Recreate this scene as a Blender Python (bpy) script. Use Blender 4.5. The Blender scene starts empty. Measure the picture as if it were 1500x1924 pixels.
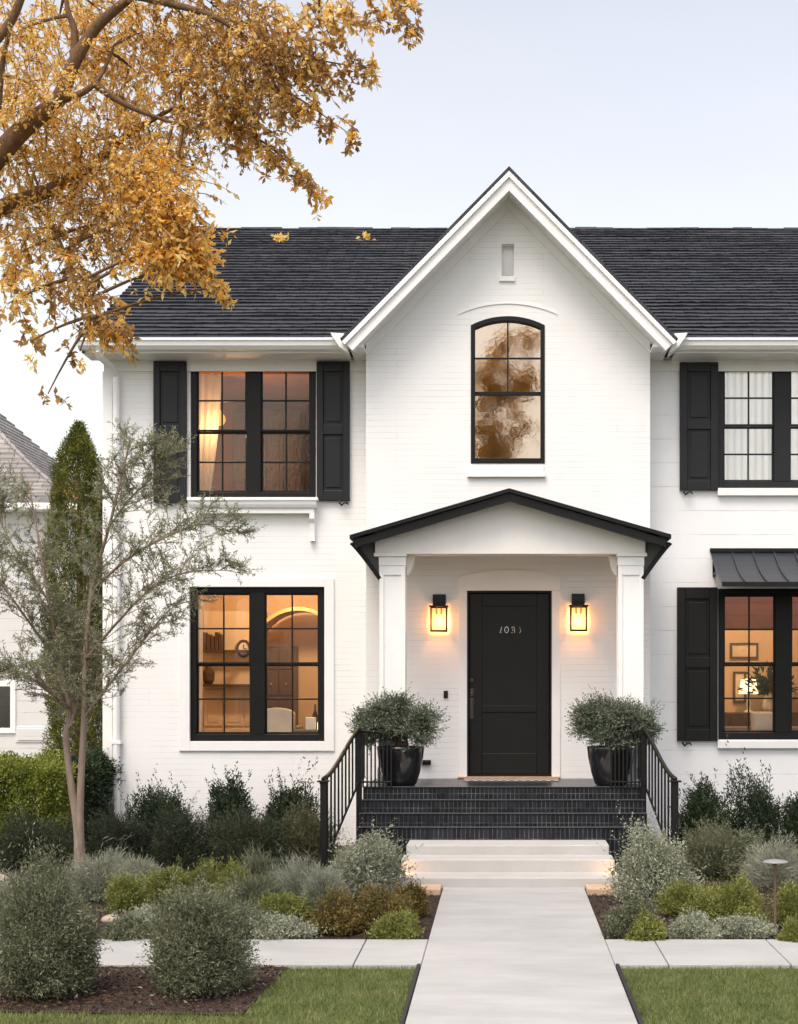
import bpy, bmesh, math, random
import numpy as np
from mathutils import Vector, Matrix
R = math.radians
scene = bpy.context.scene
COL = scene.collection
random.seed(7)
# ------------------------------------------------------------------ camera, sky, sun, exposure
FOC, VX, VY, HC = 2988.0, 943.0, 1277.0, 1.957      # focal length in photo pixels, vanishing point, eye height
def X(px, d): return (px - VX) * d / FOC
def Z(py, d): return HC - (py - VY) * d / FOC
cam = bpy.data.cameras.new('camera')
cam.sensor_fit = 'HORIZONTAL'; cam.sensor_width = 36.0
cam.lens = 36.0 * FOC / 1500.0
cam.shift_x = (750 - VX) / 1500.0
cam.shift_y = (VY - 962) / 1500.0
cam.clip_start = 0.1; cam.clip_end = 2000
camo = bpy.data.objects.new('camera', cam); COL.objects.link(camo)
camo.location = (0, 0, HC); camo.rotation_euler = (R(90), 0, 0)
scene.camera = camo

SUN_EL, SUN_AZ = R(60), R(-25)      # azimuth measured from -Y (behind the camera), negative = to the left
sd = Vector((math.sin(SUN_AZ) * math.cos(SUN_EL), -math.cos(SUN_AZ) * math.cos(SUN_EL), math.sin(SUN_EL)))
sl = bpy.data.lights.new('sun', 'SUN'); sl.energy = 1.15; sl.angle = R(30); sl.color = (1.0, .87, .72)
so = bpy.data.objects.new('sun', sl); COL.objects.link(so)
so.rotation_euler = (-sd).to_track_quat('-Z', 'Y').to_euler()
w = bpy.data.worlds.new('World'); scene.world = w; w.use_nodes = True
nt = w.node_tree; bg = nt.nodes['Background']
sk = nt.nodes.new('ShaderNodeTexSky'); sk.sky_type = 'NISHITA'; sk.sun_disc = False
sk.sun_elevation = SUN_EL; sk.sun_rotation = math.atan2(sd.x, sd.y)
sk.air_density = 1.0; sk.dust_density = 3.0; sk.ozone_density = 1.2
hs = nt.nodes.new('ShaderNodeHueSaturation'); hs.inputs['Saturation'].default_value = .36
nt.links.new(sk.outputs[0], hs.inputs['Color']); 
# thin evening haze: cream towards the horizon and the left, faintly lavender overhead
wt = nt.nodes.new('ShaderNodeTexCoord'); wsep = nt.nodes.new('ShaderNodeSeparateXYZ'); nt.links.new(wt.outputs['Generated'], wsep.inputs[0])
wm = nt.nodes.new('ShaderNodeMath'); wm.operation = 'MULTIPLY_ADD'; wm.inputs[1].default_value = .45; nt.links.new(wsep.outputs[0], wm.inputs[0]); nt.links.new(wsep.outputs[2], wm.inputs[2])
wr = nt.nodes.new('ShaderNodeValToRGB'); nt.links.new(wm.outputs[0], wr.inputs[0])
wr.color_ramp.elements[0].position = .05; wr.color_ramp.elements[0].color = (1.0, .955, .875, 1)
wr.color_ramp.elements[1].position = .48; wr.color_ramp.elements[1].color = (1.0, .965, .965, 1)
wx = nt.nodes.new('ShaderNodeMixRGB'); wx.blend_type = 'MULTIPLY'; wx.inputs[0].default_value = 1
wn = nt.nodes.new('ShaderNodeTexNoise'); wn.inputs['Scale'].default_value = 2.2; wn.inputs['Detail'].default_value = 5
wmp = nt.nodes.new('ShaderNodeMapping'); wmp.inputs['Scale'].default_value = (1, 1, 3.5); nt.links.new(wt.outputs['Generated'], wmp.inputs[0]); nt.links.new(wmp.outputs[0], wn.inputs['Vector'])
wc = nt.nodes.new('ShaderNodeValToRGB'); nt.links.new(wn.outputs[0], wc.inputs[0])
wc.color_ramp.elements[0].position = .35; wc.color_ramp.elements[0].color = (.97, .97, .97, 1); wc.color_ramp.elements[1].position = .72; wc.color_ramp.elements[1].color = (1.05, 1.045, 1.035, 1)
wx2 = nt.nodes.new('ShaderNodeMixRGB'); wx2.blend_type = 'MULTIPLY'; wx2.inputs[0].default_value = 1
nt.links.new(hs.outputs[0], wx.inputs[1]); nt.links.new(wr.outputs[0], wx.inputs[2]); nt.links.new(wx.outputs[0], wx2.inputs[1]); nt.links.new(wc.outputs[0], wx2.inputs[2]); nt.links.new(wx2.outputs[0], bg.inputs[0])
bg.inputs[1].default_value = 0.15
vs = scene.view_settings
vs.view_transform = 'Standard'; vs.look = 'None'; vs.gamma = 1.0; vs.use_curve_mapping = False
vs.exposure = 0.96
scene.cycles.diffuse_bounces = 9; scene.cycles.max_bounces = 14

# ------------------------------------------------------------------ materials
def nodes_of(name):
    m = bpy.data.materials.new(name); m.use_nodes = True
    t = m.node_tree
    return m, t, t.nodes['Principled BSDF']
def ramp(t, src, stops):
    r = t.nodes.new('ShaderNodeValToRGB'); e = r.color_ramp.elements
    while len(e) < len(stops): e.new(.5)
    for k, (p, c) in enumerate(stops):
        e[k].position = p; e[k].color = (*c, 1) if len(c) == 3 else c
    t.links.new(src, r.inputs[0]); return r.outputs[0]
def noise(t, scale, detail=4, rough=.6, vec=None):
    n = t.nodes.new('ShaderNodeTexNoise'); n.inputs['Scale'].default_value = scale
    n.inputs['Detail'].default_value = detail; n.inputs['Roughness'].default_value = rough
    if vec is None:
        tc = t.nodes.new('ShaderNodeTexCoord'); vec = tc.outputs['Object']
    t.links.new(vec, n.inputs['Vector']); return n
def bump(t, b, h, strength, dist=.01, prev=None):
    bn = t.nodes.new('ShaderNodeBump'); bn.inputs['Strength'].default_value = strength
    bn.inputs['Distance'].default_value = dist
    t.links.new(h, bn.inputs['Height'])
    if prev is not None: t.links.new(prev, bn.inputs['Normal'])
    if b is not None: t.links.new(bn.outputs[0], b.inputs['Normal'])
    return bn.outputs[0]
def var_mat(name, c, rough=.5, var=.12, scale=6, bscale=60, bstr=.15, bdist=.004, spec=.5, metallic=0, coat=0, stretch=None):
    m, t, b = nodes_of(name)
    vec = None
    if stretch:
        tc = t.nodes.new('ShaderNodeTexCoord'); mp = t.nodes.new('ShaderNodeMapping')
        mp.inputs['Scale'].default_value = stretch; t.links.new(tc.outputs['Object'], mp.inputs[0]); vec = mp.outputs[0]
    n = noise(t, scale, 6, .65, vec)
    lo = tuple(max(0, x * (1 - var)) for x in c); hi = tuple(min(1, x * (1 + var)) for x in c)
    t.links.new(ramp(t, n.outputs[0], [(.3, lo), (.7, hi)]), b.inputs['Base Color'])
    b.inputs['Roughness'].default_value = rough; b.inputs['Metallic'].default_value = metallic
    b.inputs['Specular IOR Level'].default_value = spec; b.inputs['Coat Weight'].default_value = coat
    if bstr:
        n2 = noise(t, bscale, 3, .6, vec); bump(t, b, n2.outputs[0], bstr, bdist)
    return m
def brick_mat(name, c, groove, bw, bh, mortar, bstr, rough=.55):
    """painted masonry or boards: real joints as bump plus a darker groove colour, broken up by noise"""
    m, t, b = nodes_of(name)
    tc = t.nodes.new('ShaderNodeTexCoord'); sp = t.nodes.new('ShaderNodeSeparateXYZ'); cb = t.nodes.new('ShaderNodeCombineXYZ')
    t.links.new(tc.outputs['Object'], sp.inputs[0])
    ad = t.nodes.new('ShaderNodeMath'); t.links.new(sp.outputs[0], ad.inputs[0]); t.links.new(sp.outputs[1], ad.inputs[1])
    wn = noise(t, .9, 2); ws = t.nodes.new('ShaderNodeMath'); ws.operation = 'MULTIPLY_ADD'; ws.inputs[1].default_value = .02
    t.links.new(wn.outputs[0], ws.inputs[0]); t.links.new(sp.outputs[2], ws.inputs[2])
    t.links.new(ad.outputs[0], cb.inputs[0]); t.links.new(ws.outputs[0], cb.inputs[1])
    br = t.nodes.new('ShaderNodeTexBrick'); t.links.new(cb.outputs[0], br.inputs['Vector'])
    br.inputs['Scale'].default_value = 1; br.inputs['Brick Width'].default_value = bw; br.inputs['Row Height'].default_value = bh
    br.inputs['Mortar Size'].default_value = mortar; br.inputs['Mortar Smooth'].default_value = .4
    br.inputs['Color1'].default_value = (1, 1, 1, 1); br.inputs['Color2'].default_value = (.93, .93, .93, 1); br.inputs['Mortar'].default_value = (0, 0, 0, 1)
    n1 = noise(t, 2.2, 3)
    cut = ramp(t, n1.outputs[0], [(.42, (.12, .12, .12)), (.68, (1, 1, 1))])
    mm = t.nodes.new('ShaderNodeMath'); mm.operation = 'MULTIPLY'
    t.links.new(br.outputs['Fac'], mm.inputs[0]); t.links.new(cut, mm.inputs[1])
    n2 = noise(t, 3.5, 6, .7)
    basec = ramp(t, n2.outputs[0], [(.25, tuple(x * .955 for x in c)), (.75, c)])
    mx = t.nodes.new('ShaderNodeMixRGB'); t.links.new(mm.outputs[0], mx.inputs[0]); t.links.new(basec, mx.inputs[1]); mx.inputs[2].default_value = (*groove, 1)
    t.links.new(mx.outputs[0], b.inputs['Base Color']); b.inputs['Roughness'].default_value = rough
    inv = t.nodes.new('ShaderNodeMath'); inv.operation = 'SUBTRACT'; inv.inputs[0].default_value = 1; t.links.new(mm.outputs[0], inv.inputs[1])
    p = bump(t, None, inv.outputs[0], bstr, .006)
    bump(t, b, noise(t, 40, 4).outputs[0], .12, .004, p)
    return m
def leaf_mat(name, cols, transl=.3, rough=.55, big=None):
    """foliage: each leaf takes its own colour between the stops, with a slow drift over the plant"""
    m, t, b = nodes_of(name)
    g = t.nodes.new('ShaderNodeNewGeometry')
    n = noise(t, 5.0, 2)
    mixv = t.nodes.new('ShaderNodeMath'); mixv.operation = 'MULTIPLY_ADD'; mixv.inputs[1].default_value = .62
    sub = t.nodes.new('ShaderNodeMath'); sub.operation = 'MULTIPLY_ADD'; sub.inputs[1].default_value = 1.1; sub.inputs[2].default_value = -.36
    t.links.new(n.outputs[0], sub.inputs[0])
    t.links.new(g.outputs['Random Per Island'], mixv.inputs[0]); t.links.new(sub.outputs[0], mixv.inputs[2])
    col = ramp(t, mixv.outputs[0], [(k / (len(cols) - 1), c) for k, c in enumerate(cols)])
    t.links.new(col, b.inputs['Base Color']); b.inputs['Roughness'].default_value = rough
    b.inputs['Specular IOR Level'].default_value = .3
    tr = t.nodes.new('ShaderNodeBsdfTranslucent'); t.links.new(col, tr.inputs[0])
    mx = t.nodes.new('ShaderNodeMixShader'); mx.inputs[0].default_value = transl
    out = t.nodes['Material Output']
    t.links.new(b.outputs[0], mx.inputs[1]); t.links.new(tr.outputs[0], mx.inputs[2]); t.links.new(mx.outputs[0], out.inputs[0])
    return m
def glass_mat(name, refl, tint=(.9, .9, .9), wav=0.0, wscale=9, gtint=(.9, .9, .9)):
    m, t, b = nodes_of(name); t.nodes.remove(b)
    tr = t.nodes.new('ShaderNodeBsdfTransparent'); tr.inputs[0].default_value = (*tint, 1)
    gl = t.nodes.new('ShaderNodeBsdfGlossy'); gl.inputs['Roughness'].default_value = .01; gl.inputs['Color'].default_value = (*gtint, 1)
    mx = t.nodes.new('ShaderNodeMixShader'); mx.inputs[0].default_value = refl
    t.links.new(tr.outputs[0], mx.inputs[1]); t.links.new(gl.outputs[0], mx.inputs[2]); t.links.new(mx.outputs[0], t.nodes['Material Output'].inputs[0])
    if wav:
        bn = bump(t, None, noise(t, wscale, 3).outputs[0], wav, .01); t.links.new(bn, gl.inputs['Normal'])
    return m
def emit_mat(name, c, s, transp=0):
    m, t, b = nodes_of(name); t.nodes.remove(b)
    e = t.nodes.new('ShaderNodeEmission'); e.inputs[0].default_value = (*c, 1); e.inputs[1].default_value = s
    o = t.nodes['Material Output']
    if transp:
        tr = t.nodes.new('ShaderNodeBsdfTransparent'); mx = t.nodes.new('ShaderNodeMixShader'); mx.inputs[0].default_value = transp
        t.links.new(e.outputs[0], mx.inputs[1]); t.links.new(tr.outputs[0], mx.inputs[2]); t.links.new(mx.outputs[0], o.inputs[0])
    else: t.links.new(e.outputs[0], o.inputs[0])
    return m

M = {}
M['brick'] = brick_mat('painted_brick', (.83, .825, .81), (.60, .595, .585), 1.7, .069, .0036, .28)
M['board'] = brick_mat('painted_boards', (.82, .825, .825), (.42, .42, .42), 9.0, .283, .0042, .5)
M['trim'] = var_mat('white_trim', (.82, .815, .80), .42, .03, 5, 50, .06)
M['porch_trim'] = var_mat('porch_trim', (.82, .80, .76), .45, .03, 4, 50, .06)
M['black'] = var_mat('black_paint', (.0085, .0085, .0085), .42, .15, 7, 90, .08, spec=.22)
M['shutter'] = var_mat('charcoal_paint', (.016, .0165, .019), .45, .12, 5, 90, .1, spec=.25)
M['door'] = var_mat('door_paint', (.0105, .0102, .009), .38, .12, 4, 90, .06, spec=.22)
M['iron'] = var_mat('black_iron', (.007, .007, .007), .38, .25, 30, 160, .2, spec=.3)
M['metal'] = var_mat('standing_seam_metal', (.022, .026, .036), .38, .12, 3, 30, .03, metallic=.2, spec=.35)
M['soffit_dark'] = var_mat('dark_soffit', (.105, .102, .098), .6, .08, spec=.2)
M['concrete'] = var_mat('pale_concrete', (.40, .397, .385), .75, .13, 1.6, 130, .35, .003, stretch=(.7, 1.6, 1))
M['concrete_step'] = var_mat('step_concrete', (.44, .427, .405), .75, .06, 3, 130, .25, .003)
M['tan'] = var_mat('tan_stone', (.52, .36, .24), .8, .15, 9, 80, .4)
M['wood'] = var_mat('oak_sill', (.46, .26, .13), .5, .25, 8, 60, .2, stretch=(1, 12, 12))
M['soil'] = var_mat('mulch_soil', (.047, .027, .019), .95, .5, 18, 90, 1.0, .03)
M['chip'] = leaf_mat('mulch_chip', [(.03, .016, .011), (.075, .042, .028), (.12, .075, .05)], 0, .9)
M['lawn'] = var_mat('lawn_soil', (.075, .105, .03), .95, .4, 12, 90, .8, .02)
M['grass'] = leaf_mat('grass_blade', [(.10, .14, .038), (.18, .215, .065), (.33, .32, .14)], .3, .5)
M['earth'] = var_mat('bare_earth', (.10, .10, .05), .95, .35, .6, 12, .8, .03)
M['asphalt'] = var_mat('asphalt', (.05, .05, .052), .9, .2, 6, 120, .6)
M['rubber'] = var_mat('black_edging', (.012, .012, .012), .6)
M['stone'] = var_mat('river_stone', (.45, .35, .26), .8, .25, 8, 60, .5)
M['pot'] = var_mat('glazed_black_pot', (.012, .012, .014), .16, .2, 5, 30, .1, coat=.4)
M['bark'] = var_mat('smooth_bark', (.25, .19, .145), .85, .25, 7, 40, .5, .01, stretch=(4, 4, .8))
M['bark_dark'] = var_mat('dark_bark', (.17, .095, .045), .9, .35, 9, 40, .8, .02, stretch=(3, 3, 1))
M['twig'] = var_mat('twig', (.13, .095, .065), .9, .3, 20, 60, .2)
M['siding'] = brick_mat('neighbour_siding', (.66, .65, .65), (.33, .33, .33), 9.0, .2, .006, .7)
M['terracotta'] = var_mat('terracotta', (.52, .25, .12), .8, .2, 8)
M['bronze'] = var_mat('bronze_post', (.14, .095, .065), .5, .2, 20, 90, .1, metallic=.4)
M['lamp_head'] = var_mat('grey_lamp_head', (.26, .26, .265), .4, .1)
M['steel'] = var_mat('brushed_steel', (.65, .64, .62), .3, .1, metallic=.9)
M['glass_warm'] = glass_mat('window_glass', .065, (.93, .92, .9))
M['glass_wavy'] = glass_mat('wavy_window_glass', .075, (.95, .84, .72), .22, 22, (.95, .85, .75))
M['glass_arch'] = glass_mat('reflecting_window_glass', .52, (.8, .7, .6), .045, 12, (.95, .78, .62))
M['glass_pale'] = glass_mat('pale_window_glass', .18, (.92, .93, .93), .10, 8)
M['lantern_glass'] = emit_mat('lantern_glass', (1.0, .58, .17), 0.42, .3)
M['lit_lamp'] = emit_mat('lit_lamp', (1.0, .72, .38), 1.3)
M['amber'] = emit_mat('amber_glow', (1.0, .50, .10), .6)

# roof: slate-dark shingles, each shingle its own tone
def roof_mat(name, c1, c2, sw, sh, slope_axis=True):
    m, t, b = nodes_of(name)
    tc = t.nodes.new('ShaderNodeTexCoord'); sp = t.nodes.new('ShaderNodeSeparateXYZ'); cb = t.nodes.new('ShaderNodeCombineXYZ')
    t.links.new(tc.outputs['Object'], sp.inputs[0]); t.links.new(sp.outputs[0], cb.inputs[0]); t.links.new(sp.outputs[1], cb.inputs[1])
    br = t.nodes.new('ShaderNodeTexBrick'); t.links.new(cb.outputs[0], br.inputs['Vector'])
    br.inputs['Scale'].default_value = 1; br.inputs['Brick Width'].default_value = sw; br.inputs['Row Height'].default_value = sh
    br.inputs['Mortar Size'].default_value = .004; br.inputs['Bias'].default_value = 0
    br.inputs['Color1'].default_value = (*c1, 1); br.inputs['Color2'].default_value = (*c2, 1); br.inputs['Mortar'].default_value = (.006, .006, .007, 1)
    n = noise(t, 1.1, 5); c = ramp(t, n.outputs[0], [(.3, (.9, .9, .92)), (.7, (1.12, 1.08, 1.04))])
    mx = t.nodes.new('ShaderNodeMixRGB'); mx.blend_type = 'MULTIPLY'; mx.inputs[0].default_value = 1
    t.links.new(br.outputs[0], mx.inputs[1]); t.links.new(c, mx.inputs[2]); t.links.new(mx.outputs[0], b.inputs['Base Color'])
    b.inputs['Roughness'].default_value = .8; b.inputs['Specular IOR Level'].default_value = .15
    bump(t, b, noise(t, 45, 5, .7).outputs[0], .25, .008)
    return m
M['roof'] = roof_mat('dark_shingles', (.036, .040, .051), (.056, .059, .068), .27, .19)
M['roof_grey'] = roof_mat('grey_shingles', (.22, .21, .205), (.34, .325, .315), .25, .2)

# tiled steps: small black mosaic tiles with thin pale joints
def tile_mat():
    m, t, b = nodes_of('black_mosaic_tile')
    tc = t.nodes.new('ShaderNodeTexCoord'); sp = t.nodes.new('ShaderNodeSeparateXYZ'); cb = t.nodes.new('ShaderNodeCombineXYZ')
    t.links.new(tc.outputs['Object'], sp.inputs[0]); t.links.new(sp.outputs[0], cb.inputs[0])
    ad = t.nodes.new('ShaderNodeMath'); t.links.new(sp.outputs[1], ad.inputs[0]); t.links.new(sp.outputs[2], ad.inputs[1]); t.links.new(ad.outputs[0], cb.inputs[1])
    br = t.nodes.new('ShaderNodeTexBrick'); t.links.new(cb.outputs[0], br.inputs['Vector']); br.offset = 0.0
    br.inputs['Scale'].default_value = 1; br.inputs['Brick Width'].default_value = .046; br.inputs['Row Height'].default_value = .1216
    br.inputs['Mortar Size'].default_value = .0022; br.inputs['Mortar Smooth'].default_value = .2
    br.inputs['Color1'].default_value = (.005, .0055, .007, 1); br.inputs['Color2'].default_value = (.016, .018, .024, 1)
    n = noise(t, 5, 3); mc = ramp(t, n.outputs[0], [(.35, (.015, .016, .019)), (.65, (.17, .175, .18))])
    t.links.new(mc, br.inputs['Mortar']); t.links.new(br.outputs[0], b.inputs['Base Color'])
    b.inputs['Roughness'].default_value = .3; b.inputs['Specular IOR Level'].default_value = .3
    iv = t.nodes.new('ShaderNodeMath'); iv.operation = 'SUBTRACT'; iv.inputs[0].default_value = 1; t.links.new(br.outputs['Fac'], iv.inputs[1])
    bump(t, b, iv.outputs[0], .5, .003)
    return m
M['tile'] = tile_mat()
M['handle'] = var_mat('dark_bronze_handle', (.03, .027, .024), .25, .2, 20, 90, .1, spec=.6)
M['nosing'] = var_mat('grey_step_nosing', (.048, .052, .061), .35, .2, 12, 60, .1)
def mat_mat():
    m, t, b = nodes_of('patterned_doormat')
    tc = t.nodes.new('ShaderNodeTexCoord'); ck = t.nodes.new('ShaderNodeTexChecker'); ck.inputs['Scale'].default_value = 22
    t.links.new(tc.outputs['Object'], ck.inputs[0]); ck.inputs[1].default_value = (.42, .40, .37, 1); ck.inputs[2].default_value = (.06, .06, .06, 1)
    t.links.new(ck.outputs[0], b.inputs['Base Color']); b.inputs['Roughness'].default_value = .95
    return m
M['doormat'] = mat_mat()

# foliage
M['f_dark'] = leaf_mat('dark_green_leaf', [(.012, .024, .012), (.032, .052, .024), (.07, .10, .045)], .2)
M['f_mound'] = leaf_mat('rosemary_leaf', [(.018, .026, .014), (.045, .058, .030), (.10, .115, .068)], .2)
M['f_olive'] = leaf_mat('olive_brown_leaf', [(.05, .05, .025), (.11, .11, .055), (.22, .20, .11)], .2)
M['f_silver'] = leaf_mat('silver_leaf', [(.17, .185, .125), (.33, .35, .245), (.54, .55, .43)], .25)
M['f_greygreen'] = leaf_mat('grey_green_leaf', [(.06, .068, .037), (.165, .178, .105), (.34, .345, .225)], .25)
M['f_plume'] = leaf_mat('grey_plume_leaf', [(.16, .172, .12), (.30, .312, .235), (.49, .495, .40)], .25)
M['f_yellow'] = leaf_mat('yellow_green_leaf', [(.125, .145, .033), (.245, .265, .065), (.42, .42, .145)], .3)
M['f_rust'] = leaf_mat('rusty_green_leaf', [(.075, .075, .025), (.20, .155, .05), (.34, .23, .075)], .25)
M['f_lime'] = leaf_mat('lime_hedge_leaf', [(.09, .12, .02), (.22, .26, .045), (.44, .44, .10)], .3)
M['f_cypress'] = leaf_mat('cypress_leaf', [(.05, .062, .014), (.13, .145, .03), (.36, .34, .075)], .25)
M['f_tree'] = leaf_mat('pale_olive_leaf', [(.125, .14, .075), (.25, .275, .155), (.42, .44, .285)], .35)
M['f_pot'] = leaf_mat('potted_olive_leaf', [(.035, .05, .032), (.12, .145, .095), (.34, .37, .28)], .2)
M['f_gold'] = leaf_mat('golden_leaf', [(.80, .40, .06), (.97, .60, .13), (.99, .78, .31), (.99, .91, .64)], .62)
M['f_brown'] = leaf_mat('brown_gold_leaf', [(.20, .12, .05), (.50, .29, .10), (.84, .56, .22)], .55)

# ------------------------------------------------------------------ mesh helpers
class MB:
    def __init__(s): s.v = []; s.f = []
    def add(s, vs, fs):
        n = len(s.v); s.v += [tuple(p) for p in vs]; s.f += [tuple(i + n for i in f) for f in fs]; return s
    def box(s, x0, x1, y0, y1, z0, z1):
        if x0 > x1: x0, x1 = x1, x0
        if y0 > y1: y0, y1 = y1, y0
        if z0 > z1: z0, z1 = z1, z0
        return s.add([(x0, y0, z0), (x1, y0, z0), (x1, y1, z0), (x0, y1, z0), (x0, y0, z1), (x1, y0, z1), (x1, y1, z1), (x0, y1, z1)],
                     [(3, 2, 1, 0), (4, 5, 6, 7), (0, 1, 5, 4), (1, 2, 6, 5), (2, 3, 7, 6), (3, 0, 4, 7)])
    def prism(s, poly, a, b, axis='y'):
        n = len(poly)
        mk = {'y': lambda p, q: (p[0], q, p[1]), 'x': lambda p, q: (q, p[0], p[1]), 'z': lambda p, q: (p[0], p[1], q)}[axis]
        vs = [mk(p, a) for p in poly] + [mk(p, b) for p in poly]
        return s.add(vs, [tuple(range(n)), tuple(range(2 * n - 1, n - 1, -1))] + [((i + 1) % n, i, i + n, (i + 1) % n + n) for i in range(n)])
    def tube(s, pts, rad, n=8, cap=True):
        pts = [Vector(p) for p in pts]
        if not hasattr(rad, '__len__'): rad = [rad] * len(pts)
        t0 = (pts[1] - pts[0]).normalized()
        u = t0.orthogonal().normalized(); vs = []
        for i, p in enumerate(pts):
            t = (pts[min(i + 1, len(pts) - 1)] - pts[max(i - 1, 0)]).normalized()
            u = (u - t * u.dot(t))
            u = u.normalized() if u.length > 1e-6 else t.orthogonal().normalized()
            v = t.cross(u)
            for k in range(n):
                a = 2 * math.pi * k / n
                vs.append(p + (u * math.cos(a) + v * math.sin(a)) * rad[i])
        fs = []
        for i in range(len(pts) - 1):
            for k in range(n):
                fs.append((i * n + k, i * n + (k + 1) % n, (i + 1) * n + (k + 1) % n, (i + 1) * n + k))
        if cap:
            fs.append(tuple(range(n - 1, -1, -1))); m = (len(pts) - 1) * n; fs.append(tuple(range(m, m + n)))
        return s.add(vs, fs)
    def lathe(s, prof, cx, cy, cz, n=28):
        vs = []; fs = []
        for (r, z) in prof:
            for k in range(n):
                a = 2 * math.pi * k / n; vs.append((cx + r * math.cos(a), cy + r * math.sin(a), cz + z))
        for i in range(len(prof) - 1):
            for k in range(n): fs.append((i * n + k, i * n + (k + 1) % n, (i + 1) * n + (k + 1) % n, (i + 1) * n + k))
        fs.append(tuple(range(n - 1, -1, -1))); m = (len(prof) - 1) * n; fs.append(tuple(range(m, m + n)))
        return s.add(vs, fs)
    def build(s, name, m, parent=None, bev=0, smooth=False, recalc=True):
        me = bpy.data.meshes.new(name); off = root_loc(parent)
        me.from_pydata([(x - off[0], y - off[1], z - off[2]) for x, y, z in s.v], [], s.f)
        if recalc:
            bm = bmesh.new(); bm.from_mesh(me); bmesh.ops.recalc_face_normals(bm, faces=bm.faces); bm.to_mesh(me); bm.free()
        return link(name, me, m, parent, bev, smooth)
def root_loc(p):
    return (0, 0, 0) if p is None else (p['_loc'] if '_loc' in p.keys() else root_loc(p.parent))
LOCS = {}
def root_loc(p):
    while p is not None and p.parent is not None: p = p.parent
    return (0, 0, 0) if p is None else tuple(p.location)
def link(name, me, m, parent=None, bev=0, smooth=False):
    o = bpy.data.objects.new(name, me); COL.objects.link(o)
    if m is not None: me.materials.append(M[m] if isinstance(m, str) else m)
    if parent is not None: o.parent = parent
    if smooth:
        me.polygons.foreach_set('use_smooth', [True] * len(me.polygons))
    if bev:
        b = o.modifiers.new('bevel', 'BEVEL'); b.width = bev; b.segments = 2; b.limit_method = 'ANGLE'; b.angle_limit = R(40)
    return o
def tag(o, label=None, cat=None, group=None, kind=None):
    if label: o['label'] = label
    if cat: o['category'] = cat
    if group: o['group'] = group
    if kind: o['kind'] = kind
    return o
def thing(name, loc, label, cat, group=None):
    o = bpy.data.objects.new(name, None); COL.objects.link(o); o.location = loc; o.empty_display_size = .1
    return tag(o, label, cat, group)
def struct(o, label=None): 
    o['kind'] = 'structure'
    return o
def rectloop(x0, x1, z0, z1): return [(x0, z0), (x1, z0), (x1, z1), (x0, z1)]
def wall_mesh(name, outer, holes, y0, y1, m, parent):
    """a wall in the x-z plane with openings, front face at y0, back at y1"""
    bm = bmesh.new(); off = root_loc(parent)
    for lp in [outer] + holes:
        vs = [bm.verts.new((p[0] - off[0], y0 - off[1], p[1] - off[2])) for p in lp]
        for i in range(len(vs)): bm.edges.new((vs[i], vs[(i + 1) % len(vs)]))
    bmesh.ops.triangle_fill(bm, use_beauty=True, use_dissolve=False, edges=bm.edges[:])
    r = bmesh.ops.extrude_face_region(bm, geom=bm.faces[:])
    for v in [g for g in r['geom'] if isinstance(g, bmesh.types.BMVert)]: v.co.y += y1 - y0
    bmesh.ops.recalc_face_normals(bm, faces=bm.faces)
    me = bpy.data.meshes.new(name); bm.to_mesh(me); bm.free()
    return link(name, me, m, parent)

# ---- foliage: arrays of small leaves as one mesh
def leaf_mesh(name, pos, dirs, L, W, m, parent=None, rng=None, fold=.18, tri=False):
    n = len(pos); off = np.array(root_loc(parent))
    pos = pos - off
    d = dirs / (np.linalg.norm(dirs, axis=1, keepdims=True) + 1e-9)
    r = rng.normal(size=(n, 3)); s = np.cross(d, r); s /= (np.linalg.norm(s, axis=1, keepdims=True) + 1e-9)
    nn = np.cross(s, d)
    L = np.broadcast_to(np.asarray(L, float), (n,))[:, None]; W = np.broadcast_to(np.asarray(W, float), (n,))[:, None]
    mid = pos + d * L * .5 + nn * L * fold * .5
    if tri:
        v = np.stack([pos + s * W * .5, pos - s * W * .5, pos + d * L + nn * L * fold], 1).reshape(-1, 3); k = 3
    else:
        v = np.stack([pos, mid + s * W * .5, pos + d * L, mid - s * W * .5], 1).reshape(-1, 3); k = 4
    me = bpy.data.meshes.new(name)
    me.vertices.add(n * k); me.vertices.foreach_set('co', v.astype(np.float32).ravel())
    me.loops.add(n * k); me.loops.foreach_set('vertex_index', np.arange(n * k, dtype=np.int32))
    me.polygons.add(n); me.polygons.foreach_set('loop_start', np.arange(0, n * k, k, dtype=np.int32))
    me.update(calc_edges=True); me.validate()
    return link(name, me, m, parent)

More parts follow.
